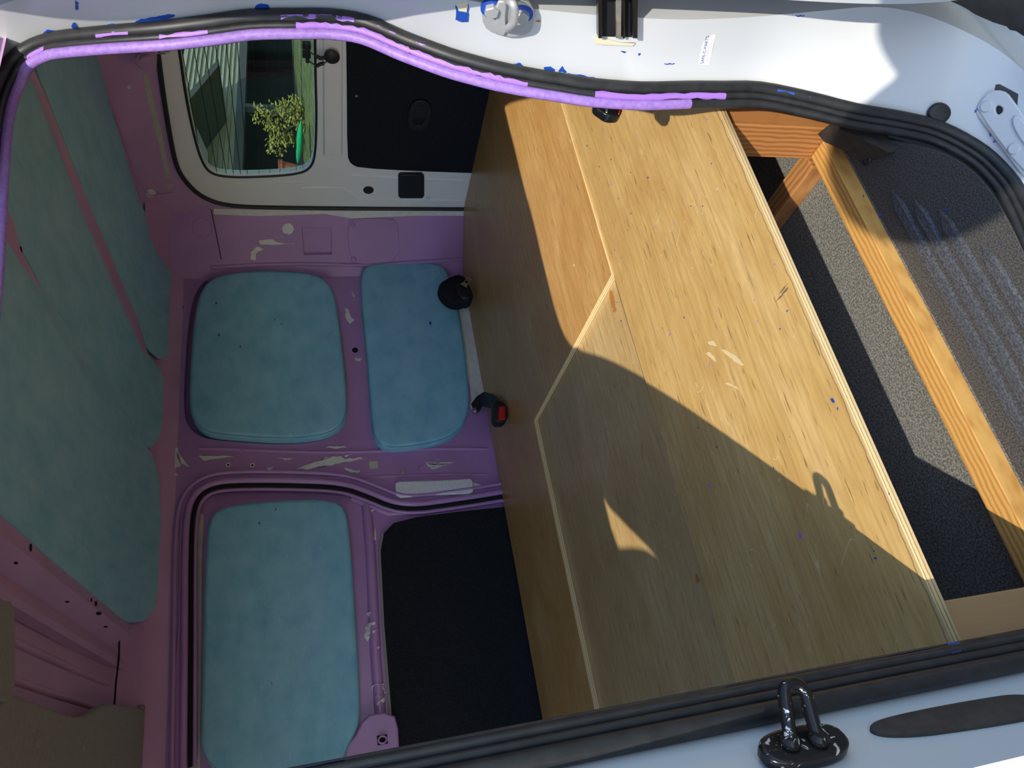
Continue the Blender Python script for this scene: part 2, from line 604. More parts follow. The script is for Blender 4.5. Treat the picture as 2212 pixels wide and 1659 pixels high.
def decal(name, px, bv, mat, parent, lift=0.0006, rough=0.0):
    """thin flake of paint or tape lying on a surface"""
    L = []
    for k, (x, y) in enumerate(px):
        x2, y2 = px[(k + 1) % len(px)]
        L.append((x, y))
        if rough:
            m_ = max(1, min(5, int(math.hypot(x2 - x, y2 - y) / 4)))
            for q in range(1, m_ + 1):
                f = q / (m_ + 1)
                L.append((x + (x2 - x) * f + random.uniform(-rough, rough), y + (y2 - y) * f + random.uniform(-rough, rough)))
    P = []
    for x, y in L:
        p, nn = hit(bv, x, y)
        if p is not None:
            P.append((p, nn))
    if len(P) < 3:
        return None
    bm = bmesh.new()
    lo = [bm.verts.new(p + nn * 0.0001) for p, nn in P]
    hi = [bm.verts.new(p + nn * lift) for p, nn in P]
    bm.faces.new(hi)
    for i in range(len(P)):
        j = (i + 1) % len(P)
        bm.faces.new((lo[i], lo[j], hi[j], hi[i]))
    bmesh.ops.triangulate(bm, faces=[f for f in bm.faces if len(f.verts) > 4])
    bmesh.ops.recalc_face_normals(bm, faces=bm.faces)
    return obj(name, bm, mat, parent)

def grid(name, rows, mat, parent=None, closed=False, sm=40):
    bm = bmesh.new()
    vr = [[bm.verts.new(p) for p in r] for r in rows]
    for a, c in zip(vr, vr[1:]):
        m_ = len(a)
        for i in range(m_ if closed else m_ - 1):
            bm.faces.new((a[i], a[(i + 1) % m_], c[(i + 1) % m_], c[i]))
    bmesh.ops.recalc_face_normals(bm, faces=bm.faces)
    return smooth(obj(name, bm, mat, parent), sm)

def yw(z):
    """lateral place of the near door opening at a height (the body leans in above the belt)"""
    return 0.575 + (0.14 * ((z + 0.3) / 0.635) ** 3 if z > -0.3 else 0.0)

def near(x, y, off=0.0):
    """pixel -> point on the near side surface yw(z)"""
    d = ray(x, y)
    t = 0.575 / d.y
    for _ in range(40):
        t = (yw(min(max((d * t).z, -1.2), 0.4)) + off) / d.y
    return d * t

# ================================================================== STRUCTURE
# ---- floor of the van
floor = struct(plate('floor', [(-1.2, 0.625), (1.95, 0.625), (1.95, 2.26), (-1.2, 2.26)], [], Frame((0, 0, FZ), (1, 0, 0), (0, 1, 0)), 0.03, 'floor_vinyl'))

# ---- far side wall
DOORPATH = [(1090, 1062), (1030, 1072), (960, 1082), (900, 1090), (850, 1086), (800, 1064), (740, 1043), (620, 1038), (500, 1038), (450, 1046), (418, 1070), (404, 1110), (400, 1200), (399, 1400), (396, 1660)]
dp = chaikin(FAR.pts(DOORPATH), 2, closed=False)
e0, e1 = dp[0], dp[-1]
PAD1 = [(470, 594), (520, 584), (600, 583), (670, 588), (704, 602), (722, 630), (733, 690), (742, 770), (750, 850), (749, 895), (736, 922), (700, 940), (620, 948), (520, 942), (450, 935), (420, 915), (408, 880), (410, 800), (417, 700), (428, 640), (445, 608)]
c1 = (580, 765)
REC1 = [(c1[0] + (x - c1[0]) * 1.055, c1[1] + (y - c1[1]) * 1.045) for x, y in PAD1]
wall_r = struct(plate('wall_right', [(1.70, 0.47), (1.70, -0.9), (e0[0], -0.9)] + dp + [(-1.2, e1[1]), (-1.2, 0.47)],
                      [chaikin(FAR.pts([(c1[0] + (x - c1[0]) * 1.03 - 6, c1[1] + (y - c1[1]) * 1.03 + 8) for x, y in PAD1]), 2)],
                      FAR, 0.03, 'purple_paint', bev=0.004), 'purple painted inner side wall of the van')
plate('window_recess', [(1.60, 0.42), (0.95, 0.42), (0.95, -0.25), (1.78, -0.25), (1.78, 0.42)], [], FAR, 0.01, 'purple_paint', wall_r, c=-0.034)
# stepped metal folds round the door opening
tube('door_seal_ridge', [FAR.w(a, b_, 0.004) for a, b_ in dp], 0.010, 'purple_paint', wall_r)
cen = V((0.35, -0.2, 0))
def shift(L, d):
    out = []
    for i, p in enumerate(L):
        a, c = V((*L[max(i - 1, 0)], 0)), V((*L[min(i + 1, len(L) - 1)], 0))
        t = (c - a).normalized()
        nn = V((-t.y, t.x, 0))
        if nn.dot(cen - V((*p, 0))) < 0:
            nn = -nn
        out.append((p[0] + nn.x * d, p[1] + nn.y * d))
    return out
tube('door_seal_ridge', [FAR.w(a, b_, 0.010) for a, b_ in shift(dp, -0.026)], 0.006, 'purple_paint', wall_r)
tube('door_seal_gap', [FAR.w(a, b_, 0.001) for a, b_ in shift(dp, 0.016)], 0.0055, 'black_gap', wall_r)
tube('door_seal_ridge', [FAR.w(a, b_, -0.008) for a, b_ in shift(dp, 0.026)], 0.006, 'purple_paint', wall_r)
# raised belt swage between the pads and the door
for yy, rr in ((973, 0.006), (1028, 0.004)):
    tube('pressed_bead', [FAR.w(*FAR.px(x, yy + 4 * math.sin(x / 90)), -0.001) for x in range(430, 1080, 25)], rr, 'purple_paint', wall_r)
# vertical beads on the panel over the door
for L in ([(352, 1112), (350, 1250), (346, 1400), (342, 1490)], [(392, 1070), (390, 1200), (388, 1350), (378, 1480), (365, 1560)], [(272, 1355), (267, 1420), (258, 1520)]):
    tube('pressed_bead', [FAR.w(*FAR.px(*p), 0.0) for p in L], 0.004, 'purple_paint', wall_r)

# ---- far sliding door (closed), seen from inside
door2 = struct(plate('door_2', [(-0.25, 0.46), (-0.25, -0.9), (1.34, -0.9), (1.34, 0.46)], [], FAR, 0.02, 'purple_paint', c=-0.032), 'closed far sliding door, purple inside')
FD = Frame((0, WY, 0), (1, 0, 0), (0, 0, 1))
BLK = [(822, 1190), (829, 1152), (850, 1130), (900, 1117), (1000, 1104), (1100, 1094), (1250, 1075), (1420, 1660), (862, 1665), (846, 1545), (830, 1350)]
plate('carpet_panel', FAR.pts(BLK, -0.02), [], FAR, 0.012, 'black_carpet', door2, c=-0.02)
plate('panel_edging', FAR.pts([(818, 1190), (824, 1155), (829, 1152), (822, 1190), (830, 1350), (846, 1545), (862, 1665), (856, 1665), (840, 1545), (826, 1350)], -0.02), [], FAR, 0.004, 'beige_trim', door2, c=-0.018)
# folded stile between window and carpet
tube('stile_fold', [FAR.w(*FAR.px(x, y, -0.02), -0.030) for x, y in ((792, 1090), (800, 1180), (806, 1300), (812, 1420), (822, 1540), (828, 1660))], 0.016, 'purple_paint', door2, seg=14)
tube('stile_fold', [FAR.w(*FAR.px(x, y, -0.02), -0.026) for x, y in ((760, 1075), (800, 1092), (840, 1108), (900, 1103), (1000, 1090), (1090, 1078))], 0.010, 'purple_paint', door2, seg=12)
plate('door_trim_strip', FAR.pts([(430, 1112), (438, 1108), (441, 1116), (437, 1180), (434, 1400), (432, 1680), (411, 1680), (416, 1400), (423, 1200)], -0.026), [], FAR, 0.004, 'grimy_cream', door2, c=-0.026)
lt = plate('latch_cover', FAR.pts([(750, 1640), (752, 1612), (770, 1592), (785, 1562), (800, 1548), (830, 1543), (850, 1551), (856, 1575), (858, 1640)], 0.0), [], FAR, 0.04, 'purple_paint', door2, bev=0.006, c=0.002)
fo = FAR.px(826, 1598, 0.004)
plate('latch_slot', [(fo[0] - 0.012, fo[1] - 0.014), (fo[0] + 0.012, fo[1] - 0.014), (fo[0] + 0.012, fo[1] + 0.014), (fo[0] - 0.012, fo[1] + 0.014)], [], FAR, 0.003, 'black_gap', lt, c=0.0035)
tube('latch_loop', [FAR.w(fo[0] + 0.009 * math.cos(q), fo[1] + 0.011 * math.sin(q), 0.008) for q in [k * math.pi / 8 for k in range(16)]], 0.0028, 'purple_paint', lt, closed=True)

# ---- corner pillar between side wall and rear door
dl = 0.2593
corner = struct(plate('wall_corner', [(-0.01, 0.47), (-0.01, -0.9), (dl + 0.02, -0.9), (dl + 0.02, 0.47)],
                      [DP.pts([(651, 491), (717, 490), (718, 551), (655, 552)])], DP, 0.02, 'purple_paint', bev=0.003), 'purple painted corner pillar beside the rear door')
plate('pocket', DP.pts([(640, 480), (730, 480), (730, 562), (640, 562)], -0.02), [], DP, 0.004, 'purple_paint', corner, c=-0.016)
acc = plate('access_cover', DP.pts([(752, 480), (768, 473), (845, 472), (860, 486), (862, 562), (790, 570), (770, 566), (754, 545)], 0.003), [], DP, 0.008, 'purple_paint', corner, bev=0.002, c=0.005, rnd=1)
for x, y in ((762, 485), (764, 560)):
    a, b_ = DP.px(x, y, 0.006)
    disc('screw', DP, a, b_, 0.010, 0.0, 0.010, 'purple_paint', acc, dome=0.002, rb=0.002)
plate('bare_strip', DP.pts([(462, 451), (700, 455), (1003, 455), (1003, 466), (900, 466), (760, 472), (700, 462), (560, 467), (462, 463)], 0.001), [], DP, 0.002, 'bare_white', corner, c=0.001)
a, b_ = DP.px(437, 492, 0.0)
tube('pressed_oval', [DP.w(a + 0.034 * math.cos(q), b_ + 0.031 * math.sin(q), 0.0) for q in [k * math.pi / 16 for k in range(32)]], 0.002, 'purple_paint', corner, closed=True)
tube('panel_seam', [DP.w(*DP.px(x, y, 0), 0.001) for x, y in ((456, 452), (466, 500), (478, 560))], 0.0018, 'dark_brown_trim', corner)
tube('pressed_bead', [DP.w(*DP.px(x, y, 0), -0.002) for x, y in ((455, 578), (560, 572), (650, 570), (800, 573), (900, 566), (1000, 560))], 0.008, 'purple_paint', corner)

# ---- ceiling skin
prof = [(0.70, 0.35), (0.735, 0.43), (0.80, 0.495), (0.95, 0.515), (1.3, 0.525), (1.7, 0.523), (2.0, 0.516), (2.12, 0.505), (2.19, 0.487), (2.228, 0.455), (2.247, 0.41)]
ceiling = struct(grid('ceiling', [[V((x, y, z)) for y, z in prof] for x in (-1.25, -0.6, 0.0, 0.4, 0.9, 1.3, 1.74)], 'purple_roof'), 'purple painted inner roof skin')
# header above the rear door: roof skin curving down to the door
hr = []
for y in [0.6 + 0.05 * k for k in range(30)] + [2.07]:
    dz = 0.375 if y < 1.85 else 0.375 - 0.9 * (y - 1.85) ** 1.6
    hr.append([V((1.74, y, 0.523 - 0.02 * max(0, y - 1.9))), V((1.80, y, 0.495)), V((1.845, y, 0.45)), V((1.868, y, dz + 0.03)), V((1.874, y, dz - 0.01))])
header = struct(grid('wall_header', hr, 'purple_roof'), 'purple painted header above the rear door')
# far end cap between corner pillar and roof
grid('roof_corner', [[V((1.40, 2.244, 0.47)), V((1.70, 2.246, 0.46)), V((1.80, 2.13, 0.45)), V((1.885, 2.03, 0.40))],
                     [V((1.40, 2.20, 0.495)), V((1.68, 2.19, 0.488)), V((1.76, 2.10, 0.478)), V((1.84, 2.00, 0.455))],
                     [V((1.40, 2.10, 0.512)), V((1.64, 2.09, 0.507)), V((1.72, 2.04, 0.50)), V((1.80, 1.96, 0.492))]], 'purple_roof', corner)
# access plate and scrape on the header
tube('panel_seam', [V((1.79, 1.0, 0.500)), V((1.79, 1.4, 0.500)), V((1.80, 1.85, 0.494)), V((1.815, 1.95, 0.475)), V((1.86, 1.98, 0.40))], 0.002, 'purple_roof', header)

# roof bow in front of the ceiling panels: hat section
bow = struct(grid('trim_1', [[V((x, y, z)) for y in (0.8, 1.2, 1.6, 2.0, 2.13)] for x, z in
     ((0.515, 0.52), (0.510, 0.494), (0.470, 0.494), (0.452, 0.486), (0.425, 0.500), (0.415, 0.512), (0.402, 0.506), (0.385, 0.500), (0.372, 0.503), (0.366, 0.522))], 'purple_roof', sm=25), 'purple steel roof bow with punched slots')
for x, y, w, h in ((66, 1183, 3, 9), (34, 1216, 5, 3), (145, 1300, 5, 2), (197, 1296, 1.5, 5), (207, 1304, 3, 6), (213, 1325, 6, 4), (228, 1354, 5, 2)):
    P = [(x + w * math.cos(q), y + h * math.sin(q)) for q in [k * math.pi / 5 for k in range(10)]]
    decal('slot', P, bvh_of([bow]), 'black_gap', bow)
# ridges pressed in the roof skin over the front
for x in (0.33, 0.27, 0.20):
    tube('roof_swage', [V((x, y, 0.525 - 0.012 * ((y - 1.5) / 0.7) ** 2)) for y in (0.85, 1.2, 1.5, 1.8, 2.05)], 0.008, 'purple_roof', ceiling)
tube('panel_seam', [V(at(x, y, 2, 0.498)) for x, y in ((258, 1362), (257, 1420), (250, 1480), (247, 1525))], 0.0022, 'black_gap', ceiling)

# ---- headliner of the cab
HL = [(-300, 1410), (0, 1500), (90, 1530), (160, 1556), (190, 1552), (215, 1532), (240, 1525), (290, 1532), (370, 1553), (412, 1572), (432, 1597), (432, 1640), (520, 1800), (-300, 1800)]
HLF = Frame((0, 0, 0.462), (0, 1, 0), (1, 0, 0))
hl = struct(plate('trim_2', [(min(a, 2.2), b_) for a, b_ in chaikin(HLF.pts(HL[1:-2]), 1, closed=False)] + [(2.2, -1.2), (0.8, -1.2), (0.8, 0.225)], [], HLF, 0.02, 'beige_trim', bev=0.006), 'grey beige moulded headliner edge over the cab')
for x, y in ((82, 1597), (182, 1608)):
    a, b_ = HLF.px(x, y)
    disc('trim_clip', HLF, a, b_, 0.013, -0.002, 0.003, 'beige_trim', hl, rb=0.002)
struct(plate('trim_3', HLF.pts([(-40, 1300), (4, 1305), (12, 1330), (12, 1480), (0, 1512), (-40, 1505)]), [], HLF, 0.012, 'beige_trim', bev=0.003, c=0.012), 'beige headliner lip over the door')

# ---- rear door
WIN = [(372, 20), (378, 60), (388, 110), (400, 200), (418, 290), (436, 350), (456, 376), (500, 383), (580, 381), (640, 376), (668, 366), (681, 340), (684, 250), (681, 150), (680, 20)]
LOW = [(746, 20), (749, 150), (750, 335), (757, 352), (776, 361), (900, 368), (1045, 373), (1400, 390), (1500, 20)]
win = chaikin(REAR.pts(WIN, 0.0), 2)
low = chaikin(REAR.pts(LOW, 0.0), 1)
ot = [(332, 60), (341, 110), (352, 200), (372, 320), (384, 365), (402, 392), (430, 420), (470, 438), (520, 445), (620, 447), (800, 449), (1005, 450)]
od = chaikin(REAR.pts(ot), 2, closed=False)
door1 = struct(plate('door_1', [(-0.9, od[0][1])] + od + [(od[-1][0], -0.9), (-0.9, -0.9)], [win], REAR, 0.03, 'white_door', bev=0.004), 'rear door, pale grey inside')
pane = plate('glass_pane', inset(win, -0.006), [], REAR, 0.004, 'rear_glass', door1, c=-0.012)
bm = bmesh.new()
tube('window_gasket', [REAR.w(a, b_, 0.001) for a, b_ in win], 0.004, 'rubber', door1, closed=True)
tube('door_gasket', [REAR.w(a, b_, 0.004) for a, b_ in od], 0.0075, 'rubber', door1)
zt = [0.475 - 0.047 * k for k in range(12)]
for k, (xa, xb) in enumerate(((385, 440), (410, 470), (434, 490), (460, 505), (485, 520), (510, 535), (545, 560), (575, 583), (600, 605), (633, 640), (650, 654))):
    p, q = REAR.w(*REAR.px(xa, 60, -0.008), -0.0085), REAR.w(*REAR.px(xb, 381, -0.008), -0.0085)
    tube('defroster_line', [p, p.lerp(q, 0.5), q], 0.0011 if k < 6 else 0.0007, 'black_plastic', pane, seg=6)
lowp = plate('carpet_panel', low, [], REAR, 0.008, 'black_carpet', door1, c=0.004)
# pressed rib between window and panel, pressed bead under
plate('pressed_rib', REAR.pts([(702, 20), (703, 120), (703, 330), (735, 330), (735, 120), (735, 20)], 0.0), [], REAR, 0.02, 'white_door', door1, bev=0.007, c=0.009)
tube('pressed_bead', [REAR.w(*REAR.px(x, y, 0), -0.001) for x, y in ((440, 404), (500, 398), (580, 395), (660, 392))], 0.004, 'white_door', door1)
tube('pressed_bead', [REAR.w(*REAR.px(x, y, 0), -0.001) for x, y in ((650, 407), (700, 405), (742, 406), (760, 420), (772, 431), (860, 432), (1000, 433))], 0.004, 'white_door', door1)
tube('pressed_bead', [REAR.w(*REAR.px(x, y, 0), -0.002) for x, y in ((760, 378), (850, 384), (1000, 390))], 0.006, 'white_door', door1)
a, b_ = REAR.px(796, 411, 0.002)
disc('round_plug', REAR, a, b_, 0.0185, -0.002, 0.004, 'black_plastic', door1, rb=0.002)
a, b_ = REAR.px(925, 427, 0.0)
disc('round_plug', REAR, a, b_, 0.010, -0.002, 0.003, 'bare_white', door1, rb=0.001)
plate('latch_cover', REAR.pts([(863, 381), (866, 378), (910, 378), (914, 382), (914, 422), (911, 426), (866, 426), (863, 423)], 0.01), [], REAR, 0.02, 'black_plastic', door1, bev=0.004, c=0.014)
# sunk pull handle in the carpet panel
hp = REAR.px(906, 248, 0.006)
def rrect(a, b_, w, h, r=0.35, k=2):
    return chaikin([(a - w, b_ - h), (a + w, b_ - h), (a + w, b_ + h), (a - w, b_ + h)], k) if r else [(a - w, b_ - h), (a + w, b_ - h), (a + w, b_ + h), (a - w, b_ + h)]
hd = plate('pull_handle', rrect(*hp, 0.058, 0.034), [rrect(*hp, 0.040, 0.021)], REAR, 0.012, 'black_plastic', door1, bev=0.003, c=0.013)
plate('handle_cup', rrect(*hp, 0.041, 0.022), [], REAR, 0.004, 'black_carpet', hd, c=0.007)
plate('handle_flap', rrect(hp[0] + 0.012, hp[1], 0.020, 0.018, 0), [], REAR, 0.006, 'black_plastic', hd, bev=0.002, c=0.012)
a, b_ = REAR.px(770, 207, 0.004)
disc('screw', REAR, a, b_, 0.004, 0.003, 0.006, 'beige_trim', lowp, seg=10)

# wiring for the heated glass
wr = thing('wiring_connector', 'black wire pair with round grommet beside the rear window', 'connector')
a, b_ = REAR.px(717, 122, 0.02)
disc('grommet', REAR, a, b_, 0.022, 0.019, 0.026, 'rubber', wr, dome=0.004, rb=0.002)
for (y0, y1) in ((112, 118), (133, 130)):
    L = [REAR.w(*REAR.px(x, y, 0.02), 0.024 + 0.004 * math.sin((x - 668) / 15)) for x, y in ((668, y0 - 2), (684, y0 + 6), (692, y1 + 4), (700, y1 + 3), (714, y1 - 4))]
    tube('wire', L, 0.0018, 'black_plastic', wr, seg=6)
    tube('wire_sleeve', L[1:4], 0.0055, 'rubber', wr, seg=8)
for y in (96, 115):
    a, b_ = REAR.px(662, y, -0.006)
    box('terminal', REAR, a - 0.010, a + 0.010, b_ - 0.012, b_ + 0.012, -0.010, 0.004, 'black_plastic', wr, 0.002)
box('terminal_bar', REAR, *sorted((REAR.px(664, 92, 0)[0], REAR.px(664, 132, 0)[0])), *sorted((REAR.px(664, 110, 0)[1] - 0.005, REAR.px(664, 110, 0)[1] + 0.006)), -0.005, 0.010, 'black_plastic', wr, 0.002)

# ================================================================== NEAR SIDE DOOR OPENING
B_C = [((2260, 540), (2420, 330)), ((2205, 420), (2330, 250)), ((2157, 358), (2250, 190)), ((2105, 315), (2180, 125)), ((2028, 275), (2105, 78)), ((1950, 255), (2002, 34)),
       ((1847, 237), (1900, 15)), ((1743, 211), (1790, 22)), ((1640, 191), (1660, 34)), ((1560, 190), (1560, 40)), ((1485, 190), (1470, 42)), ((1384, 192), (1370, 38)), ((1282, 185), (1260, 30)),
       ((1206, 173), (1180, 22)), ((1140, 162), (1120, 16)), ((1080, 150), (1060, 8)), ((1025, 136), (1010, 0)), ((970, 120), (960, -8)), ((902, 95), (890, -22)), ((869, 82), (850, -40)), ((793, 50), (780, -70)),
       ((717, 37), (710, -90)), ((640, 36), (640, -90)), ((540, 38), (545, -85)), ((450, 50), (450, -65)), ((350, 62), (340, -50)), ((250, 70), (235, -35)),
       ((150, 80), (125, -20)), ((105, 88), (70, -5)), ((60, 106), (10, 25)), ((22, 136), (-45, 80)), ((-8, 185), (-90, 150)), ((-28, 260), (-115, 240)), ((-42, 400), (-140, 400))]
bulb, corn = [], []
for p, q in B_C:
    bp_ = near(*p)
    bulb.append(bp_)
    corn.append(near(*q, off=-0.09))
NB = len(bulb)
for k_ in range(NB - 6, NB):
    f_ = (k_ - (NB - 7)) / 3.0
    corn[k_] = corn[k_].lerp(bulb[k_] + V((0.01, -0.045, 0.04)), min(1.0, f_))
for p, q in (((0.50, 0.716, 0.338), (0.50, 0.672, 0.385)), ((0.32, 0.716, 0.338), (0.32, 0.672, 0.385)), ((0.16, 0.715, 0.338), (0.15, 0.672, 0.382)),
             ((0.075, 0.708, 0.334), (0.05, 0.666, 0.372)), ((0.032, 0.694, 0.316), (-0.004, 0.648, 0.345)), ((0.006, 0.667, 0.268), (-0.034, 0.612, 0.295)), ((0.000, 0.633, 0.19), (-0.046, 0.577, 0.20)),
             ((-0.003, 0.607, 0.08), (-0.062, 0.543, 0.09)),
             ((-0.004, 0.588, -0.06), (-0.065, 0.531, -0.06)), ((-0.004, 0.578, -0.25), (-0.065, 0.513, -0.25)), ((-0.004, 0.575, -0.45), (-0.065, 0.510, -0.45)),
             ((-0.004, 0.575, -0.65), (-0.065, 0.509, -0.65)), ((0.000, 0.575, -0.80), (-0.055, 0.505, -0.82)), ((0.04, 0.575, -0.875), (0.02, 0.50, -0.92)),
             ((0.12, 0.575, -0.905), (0.12, 0.49, -0.96)), ((0.28, 0.575, -0.905), (0.28, 0.485, -0.96))):
    bulb.append(V(p))
    corn.append(V(q))
NT = len(bulb)
def cat(P, k=3):
    """closed Catmull-Rom"""
    out = []
    n_ = len(P)
    for i in range(n_):
        p0, p1, p2, p3 = P[i - 1], P[i], P[(i + 1) % n_], P[(i + 2) % n_]
        for j in range(k):
            t = j / k
            out.append(0.5 * ((2 * p1) + (p2 - p0) * t + (2 * p0 - 5 * p1 + 4 * p2 - p3) * t * t + (3 * p1 - p0 - 3 * p2 + p3) * t ** 3))
    return out
K = 3
bulb_s, corn_s = cat(bulb, K), cat(corn, K)
NS = len(bulb_s)
OC = V((0.40, 0.6, -0.30))
mid_s, skin_s, inw = [], [], []
for i in range(NS):
    t = (bulb_s[(i + 1) % NS] - bulb_s[i - 1]).normalized()
    d = t.cross(V((0, -1, 0))).normalized()
    if d.dot(OC - bulb_s[i]) < 0:
        d = -d
    inw.append(d)
rows_j = [[], [], [], [], []]
for i in range(NS):
    p, q = bulb_s[i], corn_s[i]
    rows_j[0].append(p + V((0, 0.012, 0)) - inw[i] * 0.002)
    rows_j[1].append(p - inw[i] * 0.010 + V((0, 0.0, 0)))
    rows_j[2].append(p.lerp(q, 0.55) - inw[i] * 0.006)
    rows_j[3].append(q)
    r = V((q.x - OC.x, 0, q.z - OC.z)).normalized()
    if i < (NB - 4) * K:
        s = q + V((0.30, 0.02, 0))
    elif q.z > 0.26:
        s = q + V((r.x * 0.05, 0.10, 0.15))
    elif q.x < 0.02:
        s = q + V((-0.18, 0.085, 0))
    else:
        s = q + V((0, 0.0, -0.25))
    rows_j[4].append(s)
wall_l = struct(grid('wall_left', rows_j, 'white_paint', closed=True, sm=30), 'white painted door pillar and jamb round the open side door')
JB = bvh_of([wall_l])
# body side behind the pillar and the unseen cab side, its window corner shaped to throw the light patch
zz = [-0.95 + 0.1 * k for k in range(14)] + [0.42]
def rear_x(z):
    c = min((p for p in bulb_s if p.x > 0.6 and p.z < 0.31), key=lambda p: abs(p.z - z))
    return c.x + 0.02
grid('body_side', [[V((rear_x(z) * (1 - f) + 1.9 * f, yw(min(z, 0.36)) + 0.03, z)) for z in zz] for f in (0, 0.2, 0.5, 1.0)], 'purple_paint', wall_l)
NF = Frame((0, 0.60, 0), (1, 0, 0), (0, 0, 1))
def sunhole(L):
    """outline in the cab side (y=0.60) that throws the small patch of light on the boards"""
    out = []
    for x, y in L:
        p = at(x, y, 2, DZ - 0.008)
        q = p - SUN * ((p.y - 0.60) / SUN.y)
        out.append((q.x, q.z))
    return out
TRI = [(1297, 1053), (1318, 1092), (1350, 1125), (1400, 1175), (1449, 1228), (1418, 1203), (1392, 1186), (1365, 1182), (1336, 1183), (1318, 1135)]
plate('cab_side', [(-0.10, 0.52), (-0.10, -1.0), (-1.25, -1.0), (-1.25, 0.52)], [sunhole(TRI)], NF, 0.01, 'white_paint', wall_l)
grid('roof_rail', [[V((x, y, z)) for x in (-1.25, -0.4, 0.2, 0.9, 1.9)] for y, z in ((0.59, 0.50), (0.66, 0.53), (0.80, 0.545), (1.5, 0.56), (2.3, 0.54))], 'white_paint', wall_l)
grid('far_skin', [[V((x, y, z)) for x in (-0.25, 0.5, 1.9)] for y, z in ((2.29, 0.545), (2.32, 0.3), (2.32, -0.95))], 'white_paint', wall_l)
plate('cab_far_door', [(-1.25, -0.1), (-1.25, -0.95), (-0.25, -0.95), (-0.25, -0.1)], [], FAR, 0.03, 'dark_brown_trim', wall_l)
plate('cab_bulkhead', [(0.6, -1.0), (2.3, -1.0), (2.3, 0.53), (0.6, 0.53)], [[(0.66, -0.32), (2.22, -0.32), (2.2, 0.46), (0.7, 0.46)]], Frame((-1.25, 0, 0), (0, 1, 0), (0, 0, 1)), 0.02, 'dark_brown_trim', wall_l)
plate('rear_quarter_end', [(-0.6, -0.95), (-0.6, 0.5), (-0.95, 0.5), (-0.95, -0.95)], [], REAR, 0.02, 'purple_paint', wall_l, c=0.012)

# ---- weatherstrip round the opening
strip = struct(tube('trim_4', [p + V((0, -0.001, 0)) for p in bulb_s], 0.0085, 'rubber', closed=True, seg=14), 'black rubber door seal round the side opening, flecked with paint')
ridge = [p + d * 0.011 + V((0, 0.004, 0)) for p, d in zip(bulb_s, inw)]
lip = [p + d * 0.018 + V((0, 0.011, 0)) for p, d in zip(bulb_s, inw)]
tube('seal_ridge', ridge, 0.0048, 'rubber', strip, closed=True, seg=10)
tube('seal_lip', lip, 0.0062, 'rubber', strip, closed=True, seg=10)
j0, j1 = (NB + 6) * K, (NB + 12) * K
tube('seal_lip', [p + d * 0.004 + V((0, 0.008, 0)) for p, d in zip(lip[j0:j1], inw[j0:j1])], 0.0045, 'dark_brown_trim', strip, seg=8)
i0, i1 = 10 * K, NB * K + 3
tube('overpainted_lip', [p + d * 0.0004 + V((0, -0.0008, 0)) for p, d in zip(lip[i0:i1], inw[i0:i1])], 0.0066, 'purple_rubber', strip, seg=10)
def shell(name, P, i0, i1, r, a0, a1, mat, parent):
    """ragged skin of paint on part of a seal"""
    bm = bmesh.new()
    rows = []
    for i in range(i0, i1 + 1):
        for sub in (0, 0.5):
            j = min(i + 1, i1)
            p = P[i].lerp(P[j], sub)
            t = (P[(i + 1) % NS] - P[i - 1]).normalized()
            b1 = inw[i]
            b2 = V((0, -1, 0))
            s0, s1 = a0 + random.uniform(-0.35, 0.35), a1 + random.uniform(-0.35, 0.35)
            rows.append([bm.verts.new(p + (b1 * math.cos(q) + b2 * math.sin(q)) * r) for q in [s0 + (s1 - s0) * k / 5 for k in range(6)]])
    for a, c in zip(rows, rows[1:]):
        for k in range(5):
            bm.faces.new((a[k], a[k + 1], c[k + 1], c[k]))
    return obj(name, bm, mat, parent)
for i0_, i1_, a0_, a1_, P_, r_, mt in ((14 * K, 22 * K, -0.2, 1.1, ridge, 0.0054, 'purple_flake'), (9 * K, 12 * K, 0.0, 1.6, ridge, 0.0054, 'purple_flake'),
                                       (17 * K + 1, 20 * K, 0.9, 1.9, bulb_s, 0.0091, 'purple_flake'), (20 * K + 1, 22 * K + 1, 0.5, 1.5, bulb_s, 0.0091, 'purple_flake'),
                                       (18 * K, 20 * K + 1, 1.9, 2.8, bulb_s, 0.0093, 'blue_tape'), (21 * K, 21 * K + 2, 1.7, 2.5, bulb_s, 0.0093, 'blue_tape'),
                                       (26 * K - 1, 26 * K + 1, 0.2, 1.6, bulb_s, 0.0091, 'purple_flake'), (28 * K, 29 * K, 0.2, 1.2, ridge, 0.0054, 'purple_flake'),
                                       (24 * K, 25 * K, 0.2, 1.0, ridge, 0.0054, 'purple_flake'), (11 * K, 12 * K, 1.6, 2.0, bulb_s, 0.0091, 'blue_tape'), (7 * K, 7 * K + 2, 0.8, 1.3, bulb_s, 0.0091, 'blue_tape'),
                                       (32 * K, 34 * K, 1.2, 2.6, bulb_s, 0.0092, 'blue_tape'), ((NB + 6) * K + 1, (NB + 8) * K - 1, -0.2, 0.5, lip, 0.0067, 'blue_tape'), ((NB + 9) * K + 1, (NB + 10) * K + 2, -0.5, 0.1, lip, 0.0067, 'purple_flake')):
    shell('paint_patch', P_, i0_, i1_, r_, a0_, a1_, mt, strip)

